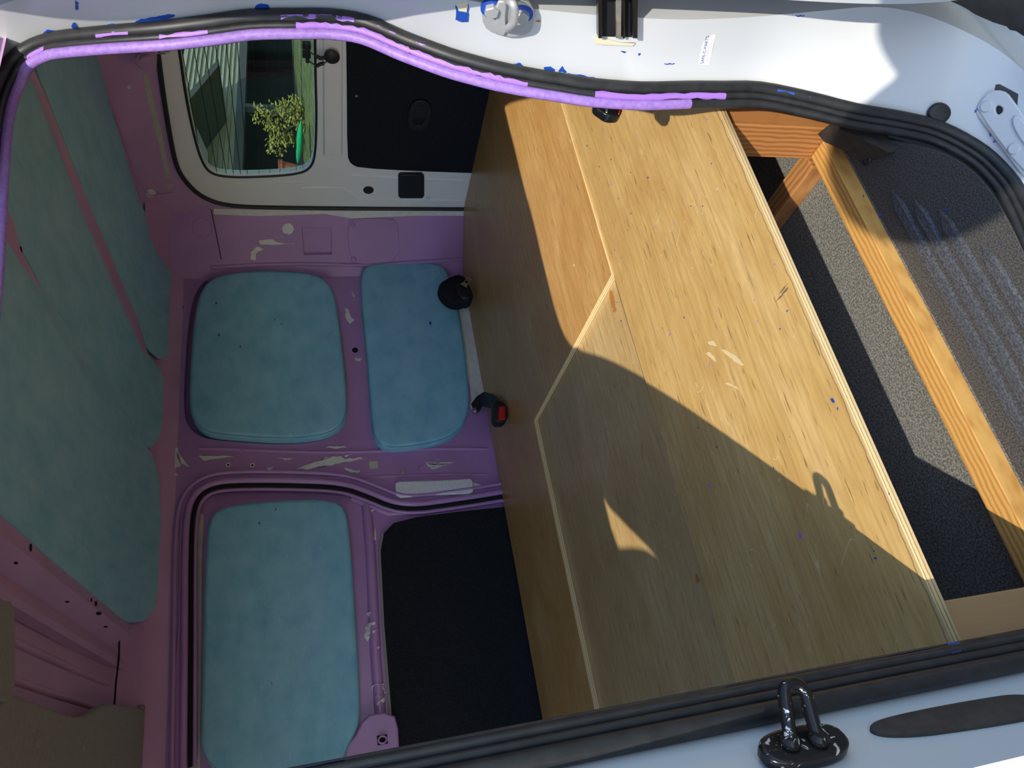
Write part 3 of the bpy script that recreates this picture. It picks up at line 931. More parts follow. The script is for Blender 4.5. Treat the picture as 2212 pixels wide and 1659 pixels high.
# ---- open near sliding door, slid back along the outside
ED = [((2200, -40), 0.40), ((2130, -12), 0.405), ((2060, 3), 0.41), ((1940, 10), 0.415), ((1800, 6), 0.42), ((1640, -4), 0.425), ((1400, -14), 0.43), ((1100, -22), 0.44)]
inn = [ray(*p) * (y / ray(*p).y) for p, y in ED]
inn += [V(p) for p in ((0.690, 0.447, -0.10), (0.695, 0.458, 0.0), (0.708, 0.474, 0.15), (0.718, 0.494, 0.30), (0.73, 0.514, 0.42), (0.765, 0.532, 0.50))]
inn = [V(p) for p in chaikin([tuple(p) for p in inn], 2, closed=False)]
door3 = struct(grid('door_3', [[p + V((1.0, 0.02, 0)) for p in inn], [p + V((0.06, 0.012, 0)) for p in inn], [p + V((0.012, 0.006, 0)) for p in inn], inn,
                               [p + V((-0.004, -0.02, 0)) for p in inn], [p + V((0.0, -0.06, 0)) for p in inn], [p + V((0.02, -0.075, 0)) for p in inn], [p + V((1.0, -0.085, 0)) for p in inn]], 'white_paint', sm=30),
               'white sliding side door, slid open along the body')

# ---- rear wheel behind the sill
tyre = thing('rear_wheel', 'black rear tyre in the wheel arch behind the open door', 'wheel')
wc = V((1.12, 0.50, -1.05))
bm = bmesh.new()
prof_t = [(0.20, 0.0), (0.24, -0.015), (0.28, -0.01), (0.305, 0.01), (0.315, 0.04), (0.315, 0.15), (0.30, 0.18), (0.20, 0.19)]
ro = []
for k in range(40):
    q = 2 * math.pi * k / 40
    ro.append([bm.verts.new(wc + V((r * math.cos(q), y, r * math.sin(q)))) for r, y in prof_t])
for k in range(40):
    for j in range(len(prof_t) - 1):
        bm.faces.new((ro[k][j], ro[k][j + 1], ro[(k + 1) % 40][j + 1], ro[(k + 1) % 40][j]))
bmesh.ops.recalc_face_normals(bm, faces=bm.faces)
smooth(obj('tyre', bm, 'rubber', tyre), 40)
disc('wheel_rim', Frame(wc, (1, 0, 0), (0, 0, 1)), 0, 0, 0.205, -0.15, -0.02, 'satin_black_metal', tyre, seg=32, dome=0.02)

# ================================================================== THINGS INSIDE
# ---- wall pads
PAD2 = [(800, 567), (880, 562), (935, 565), (962, 575), (971, 600), (986, 645), (1000, 720), (1010, 800), (1016, 862), (1009, 905), (988, 934), (950, 953), (900, 963), (840, 968), (813, 957), (803, 920), (795, 800), (785, 700), (777, 612), (782, 580)]
PAD3 = [(455, 1112), (480, 1093), (540, 1084), (640, 1078), (708, 1078), (740, 1088), (752, 1115), (760, 1200), (768, 1330), (776, 1450), (779, 1545), (771, 1580), (748, 1618), (730, 1690), (430, 1690), (436, 1500), (440, 1300), (446, 1150)]
for nm, L, t, base, lab in (('window_cushion', PAD1, 0.042, -0.03, 'large squarish teal vinyl pad filling the window recess on the purple wall'),
                            ('wall_cushion', PAD2, 0.040, 0.0, 'teal vinyl pad on the purple wall just above the plywood deck'),
                            ('door_cushion', PAD3, 0.012, -0.034, 'tall teal vinyl pad on the sliding door window beside the black carpet panel')):
    t_ = thing(nm, lab, 'cushion', 'teal wall pads')
    o, pp = pad('pad', L, FAR, t, 'teal_pad', t_, base=base)
    tube('piping', pp[::2], 0.0016, 'teal_piping', t_, closed=True, seg=6)

# ---- ceiling panels
def roofz(x, y, z0):
    """panels follow the roof: flat, then dipping towards the far wall"""
    d = max(0.0, y - 2.02)
    return z0 - 0.9 * d * d
def ceil_panel(name, px, z0, th, label, cap_y=None):
    fr = Frame((0, 0, z0), (0, 1, 0), (1, 0, 0))
    L = [(min(a, 2.236), b_) for a, b_ in fr.pts(px)]
    L = chaikin(L, 1)
    me = plate_mesh(L, [], fr, th, 0.003)
    bm = bmesh.new()
    bm.from_mesh(me)
    bmesh.ops.triangulate(bm, faces=bm.faces)
    for y in (2.02, 2.06, 2.10, 2.14, 2.17, 2.20):
        g = bm.verts[:] + bm.edges[:] + bm.faces[:]
        bmesh.ops.bisect_plane(bm, geom=g, plane_co=(0, y, 0), plane_no=(0, 1, 0))
    for v in bm.verts:
        v.co.z += roofz(v.co.x, v.co.y, 0)
    bm.to_mesh(me)
    bm.free()
    o = smooth(obj(name, me, 'teal_ceiling'), 30)
    return tag(o, label, 'ceiling panel', 'teal ceiling panels')
C1 = [(200, 60), (213, 125), (240, 230), (290, 400), (325, 490), (348, 550), (352, 600), (356, 660), (358, 700), (350, 760), (338, 778), (326, 776), (300, 705), (250, 590), (190, 430), (140, 300), (105, 210), (60, 90), (20, -40)]
ceil_panel('ceiling_panel', C1, 0.494, 0.010, 'rearmost teal vinyl ceiling panel, tapering beside the purple rear header')
C2 = [(96, 212), (130, 302), (170, 420), (215, 530), (262, 630), (305, 740), (326, 800), (332, 840), (326, 900), (314, 970), (300, 960), (230, 845), (160, 735), (100, 640), (40, 520), (25, 470), (8, 430), (-60, 330), (-60, 60), (20, 90)]
ceil_panel('ceiling_panel', C2, 0.497, 0.010, 'middle teal vinyl ceiling panel between the other two')
C3 = [(-120, 300), (-40, 430), (0, 500), (60, 590), (110, 655), (160, 728), (220, 820), (270, 895), (312, 965), (319, 1040), (316, 1090), (320, 1120), (314, 1200), (308, 1300), (297, 1338), (285, 1344), (270, 1338), (258, 1328), (200, 1278), (120, 1212), (0, 1104), (-120, 1000)]
ceil_panel('ceiling_panel', C3, 0.491, 0.011, 'largest teal vinyl ceiling panel, next to the punched purple roof bow')

RB = Frame((0, 0, 0.4915), (0, 1, 0), (1, 0, 0))
for L in ([(60, 120), (98, 205), (110, 235), (140, 310), (169, 385), (201, 462), (249, 575), (298, 690), (322, 772), (314, 768), (291, 712), (243, 600), (191, 478), (161, 400), (131, 318), (101, 238), (84, 190), (50, 120)],
          [(-60, 330), (-20, 395), (6, 428), (30, 480), (44, 540), (70, 588), (104, 648), (60, 600), (0, 512), (-60, 430)]):
    plate('roof_rib', [(min(a, 2.15), b_) for a, b_ in RB.pts(L)], [], RB, 0.03, 'purple_roof', ceiling)

# ---- plywood deck
def board(name, L, top, th, mat, label, holes=()):
    o = plate(name, L, holes, Frame((0, 0, top), (1, 0, 0), (0, 1, 0)), th, mat, bev=0.0012)
    me = o.data
    me.materials.append(MATS['plywood_edge'])
    for p in me.polygons:
        if abs(p.normal.z) < 0.5:
            p.material_index = 1
    return tag(o, label, 'plywood board', 'plywood boards of the deck')
SY, IY, CUT = 1.0865, 1.757, 0.820
board('deck_board', [(-0.75, 0.642), (1.86, 0.642), (1.86, SY - 0.001), (-0.75, SY - 0.001)], DZ, 0.0125, 'plywood_front', 'long scratched plywood board along the open edge of the deck')
board('deck_board', [(-0.75, SY + 0.0185), (CUT - 0.004, SY + 0.0185), (CUT - 0.006, IY - 0.003), (-0.75, IY - 0.003)], DZ - 0.008, 0.0125, 'plywood_lid', 'plywood lid board set lower than the board behind it, with a paint mark')
hx = at(1240, 573, 2, DZ + 0.004)
board('deck_board', [(CUT, SY), (1.868, SY), (1.866, 2.02), (1.862, 2.056), (1.70, 2.236), (-0.75, 2.236), (-0.75, IY), (CUT, IY)], DZ + 0.004, 0.018, 'plywood_rear', 'L-shaped darker plywood board against the side wall, with a drilled hole',
      [[(hx.x + 0.005 * math.cos(q), hx.y + 0.005 * math.sin(q)) for q in [k * math.pi / 6 for k in range(12)]]])

plain('knot_brown', (0.40, 0.16, 0.035), 0.6)
plain('pale_scuff', (0.66, 0.50, 0.26), 0.7)
plain('dark_scuff', (0.16, 0.11, 0.06), 0.7)
BDS = [o for o in COL.objects if o.name.startswith('deck_board')]
DBV = bvh_of(BDS)
for k_, mt_, L in ((1, 'knot_brown', [(1318, 624), (1323, 630), (1329, 652), (1332, 672), (1327, 676), (1321, 660), (1317, 640)]), (1, 'knot_brown', [(1503, 1238), (1508, 1243), (1511, 1256), (1506, 1260), (1502, 1250)]),
                  (0, 'pale_scuff', [(1526, 738), (1540, 735), (1550, 746), (1545, 748), (1532, 744)]), (0, 'pale_scuff', [(1525, 764), (1532, 760), (1543, 770), (1546, 782), (1538, 776)]),
                  (0, 'pale_scuff', [(1558, 754), (1572, 758), (1590, 768), (1600, 780), (1609, 792), (1600, 788), (1584, 778), (1566, 764)]), (0, 'pale_scuff', [(1563, 829), (1575, 826), (1592, 836), (1596, 842), (1580, 834)]),
                  (0, 'dark_scuff', [(1676, 652), (1690, 634), (1703, 620), (1700, 628), (1686, 644)]), (0, 'dark_scuff', [(1682, 636), (1694, 620), (1702, 612), (1696, 622)])):
    decal('surface_mark', L, DBV, mt_, BDS[k_], 0.0004, 1.2)

# ---- timber frame under the deck
def timber(name, fr, *a, mat, label, bev=0.0015):
    return tag(box(name, fr, *a, mat, None, bev), label, 'timber', 'timber frame under the deck')
WLD = Frame((0, 0, 0), (1, 0, 0), (0, 1, 0))
BT = -0.800
timber('floor_beam', WLD, -0.6, 0.768, 0.6785, 0.7125, FZ + 0.0005, BT, mat='lumber_long', label='long light brown timber runner lying on the van floor')
timber('support_post', WLD, 0.7695, 0.808, 0.6545, 0.7175, FZ + 0.0005, DZ - 0.013, mat='lumber_post', label='upright reddish timber post at the rear end of the floor runner')
timber('cross_beam', WLD, 0.750, 0.788, 0.7185, 1.9, FZ + 0.0005, BT, mat='lumber_cross', label='reddish timber cross beam running in under the deck from the rear post')
timber('support_post', WLD, -0.03, 0.0650, 0.6560, 0.6770, FZ + 0.0005, DZ - 0.013, mat='lumber_front_post', label='pale upright timber post by the front door pillar')

# ---- ribbed rubber mat along the step
mat_ = thing('floor_mat', 'dark ribbed rubber mat along the step inside the open door', 'mat')
MO = [at(x, y, 2, FZ) for x, y in ((2260, 680), (2225, 580), (2190, 500), (2152, 430), (2112, 380), (2075, 350), (2030, 327), (1995, 316), (1920, 302), (1850, 288))]
MO = [V((-0.05, 0.546, FZ)), V((0.2, 0.546, FZ))] + [V(p) for p in chaikin([tuple(p) for p in MO], 1, closed=False)]
plate('mat_base', [(p.x, p.y) for p in MO] + [(0.80, 0.676), (-0.05, 0.676)], [], Frame((0, 0, FZ + 0.001), (1, 0, 0), (0, 1, 0)), 0.003, 'floor_mat', mat_)
grid('mat_edge', [MO, [p + V((0, 0.055, -0.075)) for p in MO]], 'floor_mat', mat_)
for y in (0.640, 0.6165, 0.592, 0.567):
    bm = bmesh.new()
    ys = [(-0.0085, 0.0), (-0.006, 0.005), (0.006, 0.005), (0.0085, 0.0)]
    rows = []
    xe_ = {0.640: 0.60, 0.6165: 0.56, 0.592: 0.52, 0.567: 0.44}[y]
    for x in [-0.05 + (xe_ + 0.05) * k / 17 for k in range(18)]:
        rows.append([bm.verts.new(V((x, y + a, FZ + 0.001 + b_))) for a, b_ in ys])
    rows.append([bm.verts.new(V((xe_ + 0.03, y, FZ + 0.001))) for _ in ys])
    for a, c in zip(rows, rows[1:]):
        for k in range(3):
            bm.faces.new((a[k], a[k + 1], c[k + 1], c[k]))
    bmesh.ops.recalc_face_normals(bm, faces=bm.faces)
    obj('mat_rib', bm, 'mat_ridge', mat_)
# inner trim at the foot of the rear pillar
st = thing('sill_trim', 'dark brown moulded trim at the foot of the rear door pillar', 'trim')
pl = [near(*p, off=0.03) for p in ((1800, 262), (1850, 275), (1900, 290), (1950, 305), (2000, 325), (2010, 345), (1960, 322), (1920, 330), (1905, 322), (1860, 300), (1815, 280))]
bm = bmesh.new()
f0 = [bm.verts.new(p) for p in pl]
f1 = [bm.verts.new(p + V((0.03, 0.05, -0.02))) for p in pl]
bm.faces.new(f0)
for i in range(len(pl)):
    j = (i + 1) % len(pl)
    bm.faces.new((f0[i], f0[j], f1[j], f1[i]))
bmesh.ops.recalc_face_normals(bm, faces=bm.faces)
obj('trim_panel', bm, 'dark_brown_trim', st)
b2 = at(1872, 342, 2, FZ + 0.002)
tube('floor_eyelet', [b2 + V((0.009 * math.cos(q), 0.009 * math.sin(q), 0.001)) for q in [k * math.pi / 8 for k in range(16)]], 0.0018, 'rubber', st, closed=True, seg=6)

# ---- seat belt tongue and buckle at the wall
bt = thing('seat_belt_tongue', 'bunched black seat belt with a bare metal tongue at the wall', 'seat belt')
FB = Frame((0, WY - 0.14, 0), (1, 0, 0), (0, 0, 1))
def blob(name, px, fr, c0, c1, mat, parent, bev=0.01):
    L = chaikin(fr.pts(px, c1), 2)
    return smooth(obj(name, plate_mesh(L, [], fr, c1 - c0, bev, c1), mat, parent), 50)
blob('webbing_bundle', [(958, 612), (975, 603), (985, 598), (995, 597), (1003, 605), (1010, 622), (1016, 635), (1010, 643), (1003, 640), (996, 645), (980, 645), (966, 636), (956, 622)], FB, -0.04, 0.02, 'black_carpet', bt, 0.014)
tube('webbing', [FAR.w(*FAR.px(996, 640, 0.004), 0.004), FAR.w(*FAR.px(992, 630, 0.05), 0.05), FB.w(*FB.px(988, 622, -0.02), -0.02)], 0.012, 'black_carpet', bt)
blob('tongue_cover', [(985, 615), (997, 612), (1016, 628), (1017, 636), (1009, 642), (995, 638)], FB, 0.0, 0.032, 'black_plastic', bt, 0.006)
tg = FB.pts([(994, 615), (1001, 611), (1008, 601), (1013, 601), (1018, 605), (1017, 609), (1010, 617), (1008, 623)], 0.034)
plate('metal_tongue', tg, [FB.pts([(1003, 611), (1009, 603), (1015, 606), (1009, 615)], 0.034)], FB, 0.003, 'brass', bt, c=0.040)
a, b_ = FAR.px(996, 646, 0.004)
disc('anchor_bolt', FAR, a, b_, 0.016, 0.0, 0.008, 'bare_white', bt, dome=0.002, rb=0.003)
bk = thing('seat_belt_buckle', 'black seat belt buckle with a red release button by the deck edge', 'seat belt')
FK = Frame((0, WY - 0.015, 0), (1, 0, 0), (0, 0, 1))
yk = [2.225, 2.21, 2.16, 2.07, 2.0]
up_ = [ray(x, y) * (q / ray(x, y).y) for (x, y), q in zip(((1018, 872), (1030, 856), (1046, 846), (1068, 853), (1082, 866)), yk)]
dn_ = [ray(x, y) * (q / ray(x, y).y) for (x, y), q in zip(((1028, 893), (1037, 886), (1042, 876), (1058, 880), (1076, 888)), yk)]
grid('strap', [up_, dn_, [p + V((0, 0.005, 0)) for p in dn_], [p + V((0, 0.005, 0)) for p in up_], up_], 'black_plastic', bk)
FK2 = Frame((0, 1.985, 0), (1, 0, 0), (0, 0, 1))
blob('buckle_body', [(1069, 868), (1080, 866), (1092, 876), (1095, 895), (1091, 908), (1070, 909), (1068, 890)], FK2, -0.03, 0.012, 'black_plastic', bk, 0.005)
plate('release_button', FK2.pts([(1078.5, 879), (1090, 879), (1090, 906), (1078.5, 906)], 0.014), [], FK2, 0.006, 'red_button', bk, bev=0.0015, c=0.015)
a, b_ = FK.px(1027.5, 885, 0.008)
disc('anchor_bolt', FK, a, b_, 0.011, 0.0, 0.010, 'steel', bk, seg=6, rb=0.002)
# belt end hanging by the rear pillar
be = thing('belt_buckle', 'small dark buckle hanging under the door seal over the plywood', 'seat belt')
FN = Frame((0, 0.61, 0), (1, 0, 0), (0, 0, 1))
blob('buckle_body', [(1288, 228), (1300, 236), (1312, 245), (1328, 247), (1338, 245), (1342, 229), (1338, 215), (1290, 215)], FN, -0.014, 0.0, 'satin_black_metal', be, 0.003)
plate('release_button', FN.pts([(1336, 246), (1339, 245), (1343, 229), (1340, 229)], 0.001), [], FN, 0.004, 'red_button', be, c=0.001)
plate('buckle_slot', FN.pts([(1308, 230), (1312, 230), (1313, 243), (1309, 242)], 0.001), [], FN, 0.003, 'steel', be, c=0.001)

# ---- strip of white felt on the wall
ft = tag(plate('felt_strip', FAR.pts([(856, 1046), (862, 1042), (940, 1040), (1015, 1036), (1019, 1040), (1020, 1060), (1012, 1064), (940, 1066), (866, 1072), (858, 1068)], 0.014), [], FAR, 0.014, 'white_felt', None, bev=0.004, c=0.0145),
         'strip of white felt padding stuck beside the door fold', 'felt strip')

# ---- bolts, plugs and holes in the far wall (parts of it)
for x, y, r, mt in ((767, 756, 0.0105, 'black_gap'), (871, 1018, 0.0085, 'steel'), (912, 1012, 0.0115, 'purple_paint'), (945, 994, 0.0125, 'purple_paint'), (493, 1004, 0.008, 'bare_white'), (545, 1005, 0.008, 'bare_white')):
    a, b_ = FAR.px(x, y, 0.002)
    disc('wall_plug', FAR, a, b_, r, -0.002, 0.003, mt, wall_r, rb=0.0012, seg=8 if mt == 'bare_white' else 20)
for x, y in ((493, 1004), (545, 1005)):
    a, b_ = FAR.px(x, y, 0.003)
    disc('bolt_hole', FAR, a, b_, 0.0035, 0.002, 0.004, 'black_gap', wall_r, seg=10)
a, b_ = FAR.px(522, 975, 0.004)
disc('stud', FAR, a, b_, 0.006, -0.002, 0.012, 'purple_paint', wall_r, rb=0.002, seg=12)
for x, y in ((10, 478), (41, 540), (261, 641), (287, 693)):
    o_ = CEIL.px(x, y, 0.0)
    disc('drain_hole', CEIL, o_[0], o_[1], 0.007, -0.012, 0.003, 'black_gap', ceiling, seg=12)

# ================================================================== PILLAR FURNITURE
def local_frame(bv, x, y, up=V((0, 0, 1))):
    p, nn = hit(bv, x, y)
    v = (up - nn * up.dot(nn)).normalized()
    return Frame(p, v.cross(nn), v)
# striker of the rear pillar
fs = local_frame(JB, 1095, 42)
sk = thing('door_striker', 'bare cast metal door striker bolted to the sunlit white rear pillar', 'striker')
def lp(fr, L, c=0.0):
    return chaikin(fr.pts(L, c), 1)
plate('striker_plate', lp(fs, [(1043, 20), (1055, 5), (1090, 2), (1135, 6), (1152, 22), (1150, 55), (1138, 70), (1105, 78), (1070, 70), (1048, 55)], 0.006), [], fs, 0.008, 'cast_alloy', sk, bev=0.002, c=0.008)
plate('plate_swage', lp(fs, [(1076, 4), (1092, 4), (1088, 40), (1092, 74), (1072, 70), (1074, 40)], 0.010), [], fs, 0.006, 'cast_alloy', sk, bev=0.002, c=0.012)
lp_ = [fs.w(*fs.px(x, y, c), c) for x, y, c in ((1097, 62, 0.008), (1099, 60, 0.022), (1108, 52, 0.028), (1112, 40, 0.029), (1112, 20, 0.029), (1108, 6, 0.028), (1100, 2, 0.020), (1096, 0, 0.008))]
tube('striker_loop', [V(p) for p in chaikin([tuple(q) for q in lp_], 2, closed=False)], 0.0046, 'cast_alloy', sk)
for x, y in ((1062, 24), (1128, 36)):
    a, b_ = fs.px(x, y, 0.012)
    bo = disc('bolt', fs, a, b_, 0.0085, 0.006, 0.016, 'cast_alloy', sk, seg=6, rb=0.001)
    disc('bolt_washer', fs, a, b_, 0.0125, 0.006, 0.0095, 'blue_tape', bo, seg=20)
# centre rail end: dark channel
fr_ = local_frame(JB, 1335, 60)
rl = thing('slide_rail', 'dark steel slide rail channel ending in the white rear pillar', 'rail')
plate('rail_backing', fr_.pts([(1294, -60), (1376, -60), (1376, 80), (1296, 78)], 0.001), [], fr_, 0.002, 'black_gap', rl, c=0.0015)
for (xa, xb, cc, mt) in ((1294, 1300, 0.012, 'satin_black_metal'), (1332, 1342, 0.007, 'steel'), (1346, 1350, 0.009, 'satin_black_metal'), (1368, 1377, 0.014, 'satin_black_metal')):
    plate('rail_wall', fr_.pts([(xa, -60), (xb, -60), (xb - 1, 82), (xa + 1, 82)], cc), [], fr_, cc - 0.001, mt, rl, bev=0.001, c=cc)
plate('tape_scrap', fr_.pts([(1281, 82), (1296, 80), (1340, 92), (1372, 92), (1366, 98), (1300, 95), (1284, 92)], 0.001), [], fr_, 0.0015, 'masking_tape', rl, c=0.0022)
# parts sticker
fk = local_frame(JB, 1527, 108)
stk = thing('parts_sticker', 'small white parts sticker with blue lettering on the white pillar', 'sticker')
SP = [(1509, 139), (1524, 73), (1545, 74), (1532, 141)]
plate('sticker_paper', fk.pts(SP, 0.0006), [], fk, 0.0006, 'sticker_white', stk, c=0.0009)
def text(body, fr, pa, pb, size, mat, parent, c):
    """letters running from pixel pa to pixel pb"""
    cu = bpy.data.curves.new('t', 'FONT')
    cu.body = body
    cu.size = 1.0
    to = bpy.data.objects.new('t', cu)
    COL.objects.link(to)
    me = bpy.data.meshes.new_from_object(to.evaluated_get(bpy.context.evaluated_depsgraph_get()))
    bpy.data.objects.remove(to)
    bpy.data.curves.remove(cu)
    w = max(v.co.x for v in me.vertices)
    a, e = V((*fr.px(*pa, c), 0)), V((*fr.px(*pb, c), 0))
    d = (e - a)
    ln = d.length
    d.normalize()
    nn = V((-d.y, d.x, 0))
    for v in me.vertices:
        q = a + d * (v.co.x / w * ln) + nn * (v.co.y * size)
        v.co = fr.w(q.x, q.y, c)
    me.materials.clear()
    return obj('lettering', me, mat, parent)
text('SAFE-C-PARTS', fk, (1519.5, 137), (1532, 77), 0.0062, 'ink_blue', stk, 0.0013)
text('1-800-', fk, (1525, 134), (1533, 96), 0.0045, 'ink_grey', stk, 0.0013)
text('4H77B7', fk, (1531, 134), (1539.5, 92), 0.0055, 'ink_grey', stk, 0.0013)
# rubber stop on the pillar
fbm = local_frame(JB, 2031, 244)
bs = blob('rubber_stop', [(2011, 243), (2020, 230), (2033, 226), (2047, 232), (2052, 245), (2044, 258), (2030, 262), (2017, 255)], fbm, -0.001, 0.009, 'rubber', None, 0.004)
tag(bs, 'round black rubber door stop on the shaded white sill pillar', 'rubber stop')
# lower hinge bracket in its pocket
fh = local_frame(JB, 2160, 262)
hb = thing('hinge_bracket', 'white painted lower rail bracket sunk in a pocket of the pillar', 'bracket')
plate('pocket', fh.pts([(2104, 225), (2118, 185), (2160, 182), (2250, 230), (2300, 420), (2225, 400), (2108, 245)], 0.0005), [], fh, 0.001, 'dusty_rubber', hb, c=0.0012)
plate('bracket_plate', lp(fh, [(2118, 222), (2140, 198), (2165, 198), (2180, 210), (2260, 330), (2290, 430), (2212, 372), (2112, 236)], 0.010), [lp(fh, [(2146, 234), (2150, 226), (2160, 224), (2170, 232), (2168, 244), (2156, 252), (2148, 246)], 0.010)], fh, 0.008, 'white_paint', hb, bev=0.002, c=0.010)
for x, y in ((2130, 230), (2190, 321)):
    a, b_ = fh.px(x, y, 0.012)
    disc('bolt', fh, a, b_, 0.008, 0.008, 0.0125, 'white_paint', hb, seg=16, rb=0.0015)
tube('bracket_flange', [fh.w(*fh.px(x, y, 0.004), 0.004) for x, y in ((2106, 232), (2118, 250), (2150, 290), (2190, 345), (2230, 400))], 0.004, 'white_paint', hb)
plate('bracket_rib', lp(fh, [(2195, 250), (2212, 268), (2240, 320), (2230, 330), (2200, 290), (2188, 262)], 0.014), [], fh, 0.006, 'white_paint', hb, bev=0.002, c=0.014)

# ---- front pillar: striker loop and blanking plug
sf = thing('latch_striker', 'worn black and bare metal latch loop on an oval plate, front pillar', 'striker')
ys_ = 0.538
lo_ = [(-0.028, 1708, 1602), (0.0, 1700, 1545), (0.010, 1694, 1502), (0.016, 1696, 1484), (0.018, 1710, 1476), (0.017, 1728, 1480), (0.010, 1740, 1497), (0.0, 1752, 1545), (-0.028, 1768, 1600)]
def atx(x, px_, py_):
    d = ray(px_, py_)
    return d * (x / d.x) if abs(d.x) > 1e-6 else d
pts = []
for k, (xx, a, c) in enumerate(lo_):
    d = ray(a, c)
    pts.append(d * (ys_ / d.y))
tube('striker_loop', [V(p) for p in chaikin([tuple(q) for q in pts], 2, closed=False)], 0.0052, 'worn_black_steel', sf, seg=12)
bc_ = (pts[0] + pts[-1]) / 2
FPL = Frame(bc_, (0.74, 0.67, 0), (0, 0, 1))
plate('striker_plate', [(0.013 * math.copysign(abs(math.cos(q)) ** 0.7, math.cos(q)), 0.033 * math.copysign(abs(math.sin(q)) ** 0.8, math.sin(q))) for q in [k * math.pi / 16 for k in range(32)]], [], FPL, 0.012, 'worn_black_steel', sf, bev=0.003, c=0.0)
for e_ in (pts[0], pts[-1]):
    d_ = e_ - bc_
    disc('loop_collar', FPL, d_.dot(FPL.u), d_.dot(FPL.v), 0.0078, -0.001, 0.006, 'worn_black_steel', sf, seg=16, rb=0.003)
FQ = local_frame(JB, 2050, 1545) if hit(JB, 2050, 1545)[0] is not None else FPL
pg = blob('blanking_plug', [(1882, 1567), (1900, 1555), (1960, 1540), (2050, 1522), (2150, 1505), (2190, 1500), (2240, 1503), (2250, 1540), (2150, 1558), (2050, 1572), (1990, 1580), (1920, 1582), (1888, 1576)], FQ, -0.001, 0.004, 'dark_brown_trim', None, 0.0015)
tag(pg, 'long dark oval rubber blanking plug on the white front pillar', 'plug')

# ---- tie rings hanging by the rear header
rg = thing('tie_ring', 'small bare steel key ring hanging from the purple header hook', 'ring')
cr = V(at(342, 104, 0, 1.80))
def ringp(c, r, ax1, ax2):
    return [c + ax1 * (r * math.cos(q)) + ax2 * (r * math.sin(q)) for q in [k * math.pi / 12 for k in range(24)]]
tube('ring', ringp(cr, 0.020, V((0.2, 1, 0)).normalized(), V((0.3, 0.1, 1)).normalized()), 0.0022, 'steel', rg, closed=True, seg=8)
tube('ring', ringp(cr + V((0, 0.012, -0.012)), 0.014, V((0.8, 0.6, 0)).normalized(), V((0, 0.3, 1)).normalized()), 0.0020, 'steel', rg, closed=True, seg=8)
tube('hook', [cr + V((0, -0.03, 0.03)), cr + V((0, -0.01, 0.026)), cr + V((0, 0.0, 0.016)), cr + V((0.004, 0.004, 0.008))], 0.003, 'purple_roof', rg, seg=8)
lk = thing('header_latch', 'purple overpainted latch block fixed to the rear header', 'latch')
FL = Frame((1.815, 0, 0), (0, -1, 0), (0, 0, 1))
blob('latch_body', [(298, 122), (330, 118), (336, 145), (330, 150), (305, 150), (292, 135)], FL, -0.05, 0.0, 'purple_roof', lk, 0.004)
blob('latch_lever', [(302, 128), (322, 124), (326, 132), (306, 138)], FL, 0.0, 0.012, 'purple_roof', lk, 0.003)

# ================================================================== OUTSIDE
GZ = -1.38
ground = struct(plate('ground', [(-30, -30), (3.6, -30), (3.6, 30), (-30, 30)], [], Frame((0, 0, GZ), (1, 0, 0), (0, 1, 0)), 0.05, 'concrete'), 'grey asphalt drive')
lawn = struct(grid('lawn', [[V((x, y, z)) for y in range(-20, 41, 4)] for x, z in ((3.6, GZ - 0.02), (5.0, -0.75), (6.5, -0.30), (8.5, -0.07), (12.0, 0.0), (60.0, 0.0))], 'grass'), 'rising lawn behind the van')
# house seen through the rear glass
hs = thing('house', 'house with pale siding, dark eave and deep shaded porch, through rear glass', 'house')
HW = Frame((12.3, 9.1, 0), (0.972, 0.235, 0), (0, 0, 1))
z0, z1, nb = 0.905, 1.80, 12
h = (z1 - z0) / nb
for i in range(nb):
    zb = z0 + h * i
    bm = bmesh.new()
    rs = [[bm.verts.new(HW.w(u_, z, c)) for c, z in ((0.035, zb), (0.03, zb - 0.001), (0.0, zb + h), (-0.05, zb + h), (-0.05, zb))] for u_ in (-7.0, 14.0)]
    for j in range(5):
        bm.faces.new((rs[0][j], rs[0][(j + 1) % 5], rs[1][(j + 1) % 5], rs[1][j]))
    bm.faces.new(rs[0])
    bm.faces.new(rs[1])
    bmesh.ops.recalc_face_normals(bm, faces=bm.faces)
    obj('siding_plank', bm, 'siding', hs)
box('fascia', HW, -7.0, 14.0, z0 - 0.13, z0 - 0.002, -0.1, 0.06, 'roof_fascia', hs)
box('porch_back_wall', HW, -9.0, 16.0, -0.4, z0 - 0.05, -2.2, -2.1, 'porch_shade_black', hs)  # porch surfaces coloured near-black to hold the shade inside it
box('porch_roof', HW, -9.0, 16.0, z0 - 0.06, z0 - 0.003, -2.2, 0.0, 'porch_shade_black', hs)
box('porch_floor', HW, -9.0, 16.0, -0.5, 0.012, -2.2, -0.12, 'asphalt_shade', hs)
for u_ in (-2.6, 0.5, 4.0):
    box('porch_post', HW, u_, u_ + 0.1, 0.02, z0 - 0.13, -0.06, 0.04, 'roof_fascia', hs)
def slab(name, px, c0, c1, mat):
    bm = bmesh.new()
    q0 = HW.pts(px, c1)
    f1 = [bm.verts.new(HW.w(a, b_, c1)) for a, b_ in q0]
    f0 = [bm.verts.new(HW.w(a, b_, c0)) for a, b_ in q0]
    bm.faces.new(f1)
    bm.faces.new(list(reversed(f0)))
    for i in range(len(px)):
        j = (i + 1) % len(px)
        bm.faces.new((f0[i], f0[j], f1[j], f1[i]))
    bmesh.ops.triangulate(bm, faces=[f for f in bm.faces if len(f.verts) > 4])
    bmesh.ops.recalc_face_normals(bm, faces=bm.faces)
    return obj(name, bm, mat, hs)
slab('eave_board', [(472, 126), (474, 140), (402, 224), (395, 214)], 0.05, 0.9, 'roof_fascia')
